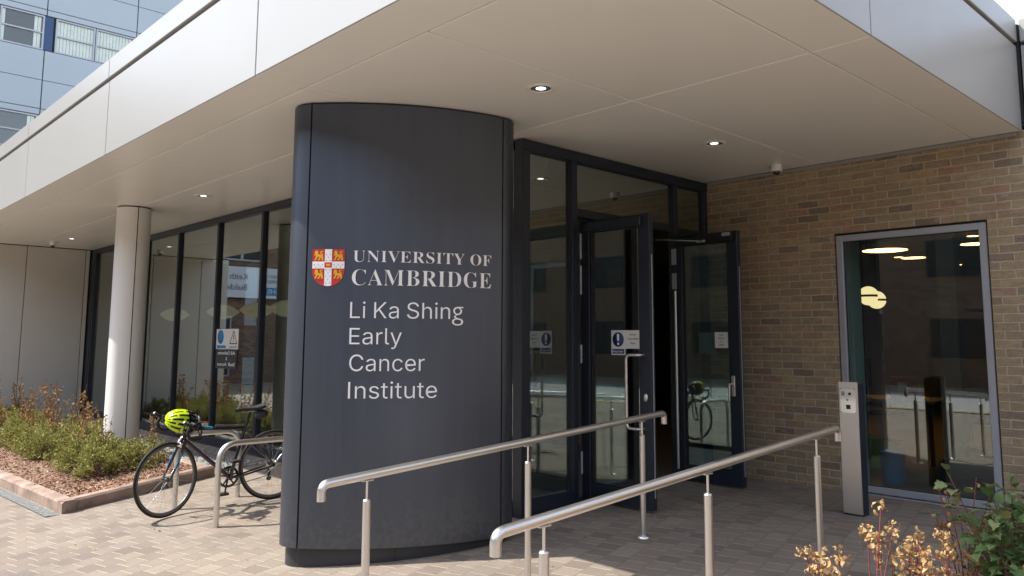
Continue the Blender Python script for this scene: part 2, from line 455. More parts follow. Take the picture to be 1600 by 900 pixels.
def fit(vs, x0, x1, y0, y1):
    """scale outlines so that they fill a box"""
    a = min(v[0] for v in vs); b = max(v[0] for v in vs); c = min(v[1] for v in vs); d = max(v[1] for v in vs)
    return [((v[0]-a)/(b-a)*(x1-x0)+x0, (v[1]-c)/(d-c)*(y1-y0)+y0, v[2]) for v in vs]
def text_on(mb, body, place, width=None, height=.1, x=0.0, y=0.0, depth=.001, align='LEFT', mirror=False):
    """text scaled to a cap height, optional width; place(x, y, d) -> world point"""
    vs, fs = curve_mesh(body=body, align=align, res=2)
    k = height/.70
    a = min(v[0] for v in vs); b = max(v[0] for v in vs)
    kx = k if width is None else width/(b-a)
    out = []
    for v in vs:
        X = v[0]*kx+x
        if align == 'LEFT': X = (v[0]-a)*kx+x
        out.append(place(X, v[1]*k+y, depth if v[2] > 0 else 0.0))
    mb.add(out, fs)

# ------------------------------------------------------------------ ground levels
def interp(x, xs, ys):
    if x <= xs[0]: return ys[0]
    for i in range(len(xs)-1):
        if x <= xs[i+1]: return ys[i]+(ys[i+1]-ys[i])*(x-xs[i])/(xs[i+1]-xs[i])
    return ys[-1]
GX, GZ = [-4.0, 1.5, 2.5, 5.6, 7.64], [-.17, -.135, -.06, .128, .143]
def cl(t): return max(0.0, min(1.0, t))
def ground(x, y): return interp(x, GX, GZ)-.015*cl(y-4.3)*cl((4.8-x)/.8)

def hang(o, parent):
    """parent a part that was built in world coordinates"""
    o.parent = parent
    o.matrix_parent_inverse = (Matrix.Translation(parent.location) @ parent.rotation_euler.to_matrix().to_4x4()).inverted()
    return o
def wpart(mb, name, material, parent, label=None):
    o = hang(mb.build(name, material), parent)
    if label: o['label'] = label
    return o
def wsub(mb, name, material, part):
    o = mb.build(name, material); o.parent = part; return o     # part sits at the world frame through its own inverse

# ------------------------------------------------------------------ ground, road, kerbs, bed
g = MB()
xs = [-90, -50, -25, -12, -4, -2, 0, 1.5, 2.0, 2.5, 3, 3.5, 4.0, 4.2, 4.4, 4.6, 4.8, 5.2, 5.6, 6.4, 7.64, 12, 25, 60, 120]
ys = [-90, -40, -20, -8, -3, 0, 2, 3.5, 4.3, 4.5, 4.7, 4.9, 5.1, 5.3, 7, 10, 14, 20, 30, 60, 140]
g.add([(x, y, ground(x, y)) for x in xs for y in ys],
      [(i*len(ys)+j, (i+1)*len(ys)+j, (i+1)*len(ys)+j+1, i*len(ys)+j+1) for i in range(len(xs)-1) for j in range(len(ys)-1)])
struct('paved_ground', g, 'paver')
struct('road', MB().add([(-13.5, -80, -.164), (-6.6, -80, -.164), (-6.6, 120, -.164), (-13.5, 120, -.164)], [(0, 1, 2, 3)]), 'concrete')
yl = MB()
for a in (-6.75, -6.95):
    yl.add([(a-.05, -70, -.159), (a+.05, -70, -.159), (a+.05, 110, -.159), (a-.05, 110, -.159)], [(0, 1, 2, 3)])
struct('road_markings', yl, 'yellow_line')

A0, B0, C0, D0 = (2.214, 8.542), (3.90, 9.06), (3.93, 17.3), (1.76, 17.3)
def kerb_run(mb, p, q, w, h, ext0=0.0, ext1=0.0, blk=.915):
    p = Vector((*p, 0)); q = Vector((*q, 0)); d = (q-p); L = d.length; d.normalize(); n = Vector((-d.y, d.x, 0))
    t = -ext0
    while t < L+ext1-1e-3:
        e = min(t+blk, L+ext1)
        s = len(mb.v)
        a, b = t+.003, e-.003
        pr = [(0, 0), (0, h-.02), (.02, h), (w-.01, h), (w, h-.01), (w, 0)]
        vs = []
        for u in (a, b):
            for (o, z) in pr:
                c = p+d*u+n*o; vs.append((c.x, c.y, ground(c.x, c.y)-.05+(z+.05 if z > 0 else 0)))
        k = len(pr)
        mb.add(vs, [(i, (i+1) % k, (i+1) % k+k, i+k) for i in range(k)]+[tuple(range(k))[::-1], tuple(range(k, 2*k))])
        t = e
kb = MB()
kerb_run(kb, D0, A0, .125, .115, 0, 0)         # inside of the bed lies to the left of the run
kerb_run(kb, (A0[0]+.02, A0[1]-.004), B0, .125, .115, 0, 0)
kerb_run(kb, B0, C0, .10, .10, 0, 0)
struct('bed_kerb', kb, 'kerbstone')
def bed_pt(u, v):
    a = Vector(D0).lerp(Vector(A0), v); b = Vector(C0).lerp(Vector(B0), v)
    return a.lerp(b, u)
def soil_z(x, y):
    u = cl((x-2.2)/1.8)
    return -.012+.10*u+.012*math.sin(x*7+y*3)+.010*math.sin(y*5-x*4)
so = MB(); NU, NV = 16, 60
for i in range(NU+1):
    for j in range(NV+1):
        p = bed_pt(.03+.94*i/NU, .003+.984*j/NV); so.v.append((p.x, p.y, soil_z(p.x, p.y)))
so.f = [(i*(NV+1)+j, (i+1)*(NV+1)+j, (i+1)*(NV+1)+j+1, i*(NV+1)+j+1) for i in range(NU) for j in range(NV)]
so.mi = [0]*len(so.f); so.sm = [True]*len(so.f)
struct('planting_bed', so, 'soil')
def scatter_quads(mb, n, pos, size, flat=.5, asp=.5):
    for _ in range(n):
        x, y, z = pos(); s = size*random.uniform(.5, 1.4)
        a = random.uniform(0, 6.283); t = Vector((math.cos(a), math.sin(a), random.uniform(-flat, flat))).normalized()
        w = Vector((-math.sin(a), math.cos(a), random.uniform(-flat, flat))).normalized()*s*asp; t *= s
        c = Vector((x, y, z+.006)); k = Vector((0, 0, random.uniform(.1, .35)*s))
        mb.add([c-t-w, c+t*.9-w*.7, c+t+w*.8+k*.4, c-t*.8+w+k], [(0, 1, 2, 3)])
ch = MB()
def mulchpos():
    v = 1-random.random()**1.6; p = bed_pt(random.uniform(.04, .96), v*.985+.01); return p.x, p.y, soil_z(p.x, p.y)
scatter_quads(ch, 15000, mulchpos, .016, .6, .4)
tag(ch.build('bark_mulch', 'chips'), kind='stuff')
gv = MB()
gz = lambda x, y: .055
gv.box(4.035, 4.742, 9.2, 17.3, -.1, .05)
struct('gravel_margin', gv, 'gravel_base')
pb = MB()
for _ in range(1500):
    x, y = random.uniform(4.05, 4.72), 9.25+8*random.random()**1.7; s = random.uniform(.012, .03)
    c = Vector((x, y, .05+s*.3)); vs = [c+Vector((s*random.uniform(.7, 1.2), 0, 0)), c+Vector((0, s, 0)), c-Vector((s, 0, 0)), c-Vector((0, s*random.uniform(.7, 1.2), 0)), c+Vector((0, 0, s*.7))]
    pb.add(vs, [(0, 1, 4), (1, 2, 4), (2, 3, 4), (3, 0, 4)])
tag(pb.build('pebbles', 'pebble'), kind='stuff')
dr = MB()
d = (Vector((*A0, 0))-Vector((*D0, 0))).normalized(); n_ = Vector((-d.y, d.x, 0))
for k in range(70):
    p = Vector((*A0, 0))-d*(k*.125+.06)-n_*.075
    s = len(dr.v)
    a, b, w = d*.058, n_*.062, ground(p.x, p.y)+.006
    dr.add([(*(p-a-b).xy, w), (*(p+a-b).xy, w), (*(p+a+b).xy, w), (*(p-a+b).xy, w)], [(0, 3, 2, 1)])
struct('drainage_channel', dr, 'drain')

# ------------------------------------------------------------------ the institute building
XF, YF = 2.296, 1.80          # fascia planes
XG, YG = 4.76, 4.945          # glazing planes
XB = 7.64                     # brick wall plane
ZS = 3.33                     # soffit
BLD = thing('institute_building', 'low white canopied building with brick wall, dark glazed entrance and open doors', 'building', (5.5, 4.945, .13))

fp = MB()
yj = [1.80, 4.98, 8.21, 11.44, 14.67, 17.9]
for a, b in zip(yj, yj[1:]):
    fp.box(XF, XF+.012, a+(.001 if a < 2 else .006), b-.006, ZS-.001, 4.07, .003)
wpart(fp, 'fascia_panel', 'white_metal', BLD)
fp = MB()
xj = [XF+.0085, 4.565, 7.605]
for a, b in zip(xj, xj[1:]):
    fp.box(a+.004, b-.006, YF, YF+.012, ZS-.001, 4.07, .003)
wpart(fp, 'fascia_panel', 'white_metal', BLD)
cp = MB()
for a, b in zip(yj, yj[1:]):
    cp.box(XF-.012, XF+.26, a+(-.012 if a < 2 else .004), b-.004, 4.10, 4.30, .006)
wpart(cp, 'coping', 'white_metal', BLD)
cp = MB()
for a, b in zip([XF+.262, 4.565], [4.565, 7.60]):
    cp.box(a+.004, b-.004, YF-.012, YF+.26, 4.10, 4.30, .006)
wpart(cp, 'coping', 'white_metal', BLD)
rb = MB()
rb.box(XF+.05, 20, YF+.05, 17.88, 3.37, 4.24)
rb.box(XB+.05, 20, -9, YF+.049, 3.40, 4.24)
wpart(rb, 'roof', 'deck', BLD)
# soffit, one mesh of flat trays with shadow gaps
sp = MB()
gp = .0055
def tray(x0, x1, y0, y1): sp.box(x0+gp, x1-gp, y0+gp, y1-gp, ZS, ZS+.03, .0035)
tray(XF+.0125-gp, 2.675, YF+.0125-gp, 4.975)
for a, b in zip([4.975, 8.21, 11.44, 14.67], [8.21, 11.44, 14.67, 17.33]): tray(XF+.0125-gp, 2.675, a, b)
tray(2.675, 4.585, YF+.0125-gp, 2.18); tray(4.585, 7.60, YF+.0125-gp, 2.18)
for a, b in ((2.18, 3.556), (3.556, 4.975)):
    tray(2.675, 4.585, a, b); tray(4.585, 7.60, a, b)
for a, b in zip([4.975, 8.21, 11.44, 14.67], [8.21, 11.44, 14.67, 17.33]):
    tray(2.675, 3.575, a, b); tray(3.575, 4.80, a, b)
wpart(sp, 'soffit', 'soffit', BLD)
wpart(MB().box(XF+.046, XB+.02, YF+.046, 17.33, ZS+.031, ZS+.038), 'soffit_backing', 'black', BLD)
tr = MB()
tr.box(XB-.028, XB-.002, YF+.05, YG-.06, ZS-.028, ZS-.001)
wpart(tr, 'soffit_trim', 'white_metal', BLD)

# brick wall with a window opening
WY0, WY1, WZ0, WZ1 = 2.118, 3.472, .105, 2.615
bw = MB()
bw.box(XB, XB+.22, WY1, YG+.02, -.1, 3.345)
bw.box(XB, XB+.22, -9, WY0, -.1, 3.345)
bw.box(XB, XB+.22, WY0, WY1, WZ1, 3.345)
bw.box(XB, XB+.22, WY0, WY1, -.1, WZ0)
wpart(bw, 'brick_wall', 'brick', BLD)
# upper cladding above the brick, to the right of the canopy
uc = MB()
for a, b in ((1.77, -1.4), (-1.41, -4.6), (-4.61, -8.9)):
    uc.box(XB-.03, XB+.015, b, a, 3.375, 4.07, .004); uc.box(XB-.045, XB+.2, b, a, 4.10, 4.30, .006)
wpart(uc, 'fascia_panel', 'white_metal', BLD, 'pale panels above the brick beside the canopy end')
wpart(MB().box(XB-.04, XB+.0, YF-.022, YF+.02, 3.40, 4.26), 'corner_gap', 'black', BLD)
# window
wf = MB()
def rect_frame(mb, axis, c, d, a0, a1, z0, z1, w, wb=None, b=.004):
    """frame in the plane X=c (axis X) or Y=c (axis Y) of depth d"""
    wb = w if wb is None else wb
    def bx(p, q, r, s):
        if axis == 'X': mb.box(c, c+d, p, q, r, s, b)
        else: mb.box(p, q, c, c+d, r, s, b)
    bx(a0, a0+w, z0, z1); bx(a1-w, a1, z0, z1); bx(a0+w, a1-w, z1-w, z1); bx(a0+w, a1-w, z0, z0+wb)
rect_frame(wf, 'X', XB+.012, .07, WY0+.014, WY1-.014, WZ0+.055, WZ1-.02, .062, .06)
wf.box(XB-.012, XB+.09, WY0+.006, WY1-.006, WZ0-.003, WZ0+.045, .004)
WIN = wpart(wf, 'window', 'alu', BLD, 'tall silver framed window in the brick wall')
wsub(MB().box(XB+.045, XB+.049, WY0+.07, WY1-.07, WZ0+.11, WZ1-.078), 'pane', 'winglass', WIN)
gk = MB(); rect_frame(gk, 'X', XB+.040, .012, WY0+.072, WY1-.072, WZ0+.11, WZ1-.078, .010, b=0)
wsub(gk, 'gasket', 'black', WIN)
wsub(MB().box(XB+.02, XB+.2, WY0+.003, WY1-.003, WZ1-.018, WZ1-.004), 'head_gap', 'black', WIN)

# entrance screen along Y = YG
es = MB()
FY0, FY1 = YG-.045, YG+.045
es.box(4.735, XB-.004, FY0-.003, FY1+.003, 3.225, 3.322, .004)       # head
es.box(4.735, 4.835, FY0-.004, FY1+.02, .08, 3.225, .004)            # corner post
es.box(5.382, 5.458, FY0, FY1, .10, 3.225, .004)
es.box(7.002, 7.062, FY0, FY1, .12, 3.225, .004)
es.box(7.575, 7.632, FY0, FY1, .12, 3.225, .004)
es.box(5.458, 7.002, FY0+.002, FY1, 2.705, 2.785, .004)
es.box(7.062, 7.575, FY0+.002, FY1, 2.705, 2.765, .004)
es.box(4.835, 5.382, FY0+.002, FY1, .10, .23, .004)
es.box(7.062, 7.575, FY0+.002, FY1, .13, .25, .004)
es.box(5.458, 7.002, FY0+.01, FY1-.01, .118, .142, .003)
SCR = wpart(es, 'entrance_screen', 'frame', BLD)
for a, b, c, e in ((4.835, 5.382, .23, 3.225), (5.458, 7.002, 2.785, 3.225), (7.062, 7.575, 2.765, 3.225), (7.062, 7.575, .25, 2.705)):
    wsub(MB().box(a, b, YG-.004, YG+.002, c, e), 'pane', 'glass', SCR)
# long glazing along X = XG
lg = MB()
lg.box(XG-.045, XG+.045, FY1+.022, 17.33, 3.235, 3.322, .004)
lg.box(XG-.04, XG+.045, FY1+.022, 17.33, .05, .20, .004)
mull = [6.93, 8.38, 9.825, 11.228, 12.73, 14.18, 15.63, 17.05]
for y in mull: lg.box(XG-.043, XG+.043, y-.03, y+.03, .20, 3.235, .004)
lg.box(XG-.043, XG+.06, 17.12, 17.328, .20, 3.235, .004)
LG = wpart(lg, 'glazed_wall', 'frame', BLD)
ed = [FY1+.022]+mull+[17.12]
for i in range(len(ed)-1):
    wsub(MB().box(XG-.003, XG+.003, ed[i]+(.03 if i else 0), ed[i+1]-.03, .20, 3.235), 'pane', 'glass', LG)
# panelled end wall
ew = MB()
for a, b in zip([1.95, 2.567, 3.593, 4.62], [2.567, 3.593, 4.62, 4.70]): ew.box(a+.006, b-.006, 17.33, 17.37, .0, ZS-.012, .004)
EW = wpart(ew, 'end_wall', 'greige', BLD)
wsub(MB().box(1.96, 8, 17.371, 17.8, -.1, ZS+.03), 'end_wall_core', 'black', EW)

# interior shell seen through the glass
ir = MB()
ir.box(XB+.22, 19.5, -8.9, YG+.06, .10, .150); ir.box(XG+.05, 19.5, YG+.06, 17.3, .10, .1495)
wpart(ir, 'interior_floor', 'room_floor', BLD)
ir = MB()
ir.box(XB+.221, 19.5, -8.9, 4.99, 3.14, 3.36); ir.box(XG+.05, 19.5, 4.991, 17.3, 3.24, 3.325)
ir.box(19.501, 19.6, -8.9, 17.3, .0, 3.35); ir.box(XB+.3, 19.5, -9, -8.901, .0, 3.35); ir.box(8.3, 19.5, 17.301, 17.33, .0, 3.35)
wpart(ir, 'interior_wall', 'room_wall', BLD)
il = MB()
il.box(XB+.222, 8.09, WY1-.055, WY1+.06, .151, 3.13)
wpart(il, 'window_reveal', 'lining', BLD)
ip = MB()
ip.box(8.2, 8.3, 7.4, 17.2, .151, 3.235); ip.box(10.2, 10.4, 3.2, 3.4, .151, 3.13); ip.box(6.2, 6.5, 7.4, 7.7, .151, 3.235)
wpart(ip, 'interior_partition', 'room_wall', BLD)

# entrance doors, both swung fully outward
def door(x, yfree, yh, z0, z1, label, handle):
    f = MB(); t = .03
    f.box(x-t, x+t, yfree, yfree+.115, z0, z1, .004); f.box(x-t, x+t, yh-.10, yh, z0, z1, .004)
    f.box(x-t+.001, x+t-.001, yfree+.115, yh-.10, z1-.10, z1, .003); f.box(x-t+.001, x+t-.001, yfree+.115, yh-.10, z0, z0+.135, .003)
    D = wpart(f, 'door', 'frame', BLD, label)
    wsub(MB().box(x-.004, x+.004, yfree+.115, yh-.10, z0+.135, z1-.10), 'pane', 'glass', D)
    gb = MB(); rect_frame(gb, 'X', x-.016, .032, yfree+.113, yh-.098, z0+.133, z1-.098, .016, b=0); wsub(gb, 'glazing_bead', 'black', D)
    e = MB().box(x-.006, x+.006, yfree-.004, yfree-.0005, z0+.1, 2.30); wsub(e, 'edge_plate', 'alu', D)
    return D
DL = door(5.545, 4.128, 4.915, .150, 2.66, 'outer face of the open door with a long bow handle', 1)
wsub(MB().tube(fillet([(5.513, 4.20, 1.435), (5.44, 4.20, 1.435), (5.44, 4.335, 1.435), (5.44, 4.335, .815), (5.44, 4.20, .815), (5.513, 4.20, .815)], .05), .0125, 12), 'pull_handle', 'steel', DL)
lk = MB().lathe([(.001, -.012), (.022, -.012), (.022, 0)], 16, (5.513, 4.185, 1.075), 'X'); lk.box(5.499, 5.502, 4.181, 4.189, 1.055, 1.08)
for i in range(len(lk.v)): lk.v[i] = (lk.v[i][0], lk.v[i][1], 1.07+(lk.v[i][2]-1.07)*1.6)
wsub(lk, 'lock', 'steel', DL)
cl_ = MB().box(5.480, 5.514, 4.20, 4.905, 2.555, 2.635, .008); wsub(cl_, 'closer_rail', 'frame', DL)
for z0, z1 in ((2.31, 2.55), (1.98, 2.25), (1.35, 1.52), (.36, .56)):
    h = MB()
    for k in range(3):
        a = z0+(z1-z0)*k/3; h.tube([(5.502, 4.905, a+.002), (5.502, 4.905, z0+(z1-z0)*(k+1)/3-.002)], .011, 10)
    wsub(h, 'hinge', 'alu', DL)
DR = door(7.030, 4.165, 4.920, .158, 2.66, 'inner face of the open door with a lever and closer arm', 2)
wsub(MB().box(6.945, 6.999, 4.20, 4.88, 2.555, 2.645, .006), 'closer_case', 'black', DR)
ca = MB().tube([(6.955, 4.55, 2.575), (6.80, 5.0, 2.62)], .009, 8); ca.box(6.938, 6.962, 4.50, 4.60, 2.560, 2.590, .004)
wsub(ca, 'closer_arm', 'chrome', DR)
wsub(MB().box(6.943, 6.9448, 4.205, 4.30, 2.605, 2.64), 'maker_plate', 'alu', DR)
hd = MB().box(6.992, 6.9995, 4.225, 4.265, 1.02, 1.22, .004); hd.tube(fillet([(6.995, 4.245, 1.14), (6.95, 4.245, 1.14), (6.95, 4.26, 1.14), (6.945, 4.262, .985)], .02), .010, 10)
wsub(hd, 'lever_handle', 'steel', DR)
for z0, z1 in ((2.36, 2.53), (2.10, 2.27)):
    h = MB().box(6.985, 6.9985, 4.885, 4.94, z0, z1, .002)
    for k in range(4): h.box(6.98, 6.986, 4.88, 4.895, z0+.02+k*.036, z0+.04+k*.036)
    wsub(h, 'hinge', 'alu', DR)
wsub(MB().tube([(6.965, 4.885, .26), (6.965, 4.885, 2.08)], .0145, 12), 'pull_bar', 'steel', DR)

# ------------------------------------------------------------------ column
cx_, cy_, cr = 3.575, 11.30, .215
c1 = thing('support_column', 'round pale metal column rising from the planting bed to the soffit', 'column', (cx_, cy_, 0))
seg = []
for k in range(49):
    a = -math.pi/2-R(4)+R(1.6)+k*(2*math.pi-R(3.2))/48; seg.append((cr*math.cos(a), cr*math.sin(a)))
cb = MB()
nv = len(seg)
cb.add([(x, y, -.05) for x, y in seg]+[(x, y, 3.312) for x, y in seg], [(i, i+1, i+1+nv, i+nv) for i in range(nv-1)], True)
cb.build('casing', 'column', c1)
MB().lathe([(cr-.012, -.05), (cr-.012, 3.325)], 40).build('core', 'black', c1)

# ------------------------------------------------------------------ sign pillar
U = Vector((.8716, -.4903, 0)); N = Vector((-.4903, -.8716, 0)); PM = Vector((3.5240, 4.8940, 0))
RF, CN = 2.054, -1.912
PIL = thing('sign_pillar', 'tall dark grey lens shaped pillar carrying a red crest and white lettering', 'sign pillar', (PM.x-.186*N.x, PM.y-.186*N.y, 0))
def P2(u, n): return (PM.x+U.x*u+N.x*n, PM.y+U.y*u+N.y*n)
def outline(inset=0.0):
    """front arc, right cap, back arc, left cap: lists of (u, n)"""
    r = .20; a0 = math.asin(.738/RF)
    fr = [((RF-inset)*math.sin(a), CN+(RF-inset)*math.cos(a)) for a in [a0*(-1+2*k/28) for k in range(29)]]
    cxu, cn = .738-r*math.sin(a0), -r*math.cos(a0)
    rc = [(cxu+(r-inset)*math.sin(a), cn+(r-inset)*math.cos(a)) for a in [a0+(math.pi-2*a0)*k/20 for k in range(21)]]
    bk = [(u, 2*cn-n) for u, n in fr[::-1]]
    lc = [(-u, n) for u, n in rc[::-1]]
    return fr, rc, bk, lc
ZB, ZT = .09, 3.312
def wallstrip(pts, z0, z1, name, material, trim0=0, trim1=0):
    m = MB(); q = [P2(*p) for p in pts]
    if trim0 or trim1:
        a, b = Vector(q[0]), Vector(q[1]); q[0] = tuple(a+(b-a).normalized()*trim0)
        a, b = Vector(q[-1]), Vector(q[-2]); q[-1] = tuple(a+(b-a).normalized()*trim1)
    n = len(q)
    m.add([(*p, z0) for p in q]+[(*p, z1) for p in q], [(i, i+n, i+1+n, i+1) for i in range(n-1)], True)
    # returned edges so that the sheets have thickness at the seams and at the bottom
    return hang(m.build(name, material), PIL)
fr, rc, bk, lc = outline(0)
FRONT = wallstrip(fr, ZB, ZT, 'front_panel', 'pillar', .006, .006)
wallstrip(rc, ZB, ZT, 'end_panel', 'pillar', .006, .006)
wallstrip(bk, ZB, ZT, 'back_panel', 'pillar', .006, .006)
wallstrip(lc, ZB, ZT, 'end_panel', 'pillar', .006, .006)
def ring(inset):
    f = outline(inset); return [P2(*p) for s_ in f for p in s_[:-1]]
i1 = MB(); i1.prism(ring(.014), ZB+.002, ZT+.014); hang(i1.build('inner_core', 'black'), PIL)
pl = MB(); pl.prism(ring(.045), -.16, ZB+.001); hang(pl.build('plinth', 'pillar_dark', smooth=False), PIL)
# plinth joint cover strips
ps = MB()
for u in (-.06, .55):
    a = math.asin(u/RF); pr = RF-.045
    for du in (-.0015,):
        q = [P2((pr+.0015)*math.sin(a+t), CN+(pr+.0015)*math.cos(a+t)) for t in (-.001, .001)]
        ps.add([(*q[0], -.1), (*q[1], -.1), (*q[1], ZB-.004), (*q[0], ZB-.004)], [(0, 1, 2, 3)])
hang(ps.build('plinth_joint', 'black'), PIL)

def arcpt(s, z, d):
    """s = arc length measured along the front panel, with -4.279 at its middle"""
    t = (s+4.279)/RF
    r = RF+d
    u, n = r*math.sin(t-.0), CN+r*math.cos(t-.0)
    x, y = P2(u, n)
    return (x, y, z)

CAPH = max(v[1] for v in curve_mesh(body='H', res=1)[0])
def text_on(mb, body, place, width=None, height=.1, x=0.0, y=0.0, depth=.001, align='LEFT', thin=0.0):
    vs, fs = curve_mesh(body=body, res=3, offset=thin)
    k = height/CAPH
    a = min(v[0] for v in vs); b = max(v[0] for v in vs)
    kx = k if width is None else width/(b-a)
    x0 = x if align == 'LEFT' else x-(b-a)*kx/2
    mb.add([place((v[0]-a)*kx+x0, v[1]*k+y, depth if v[2] > 0 else 0.0) for v in vs], fs)

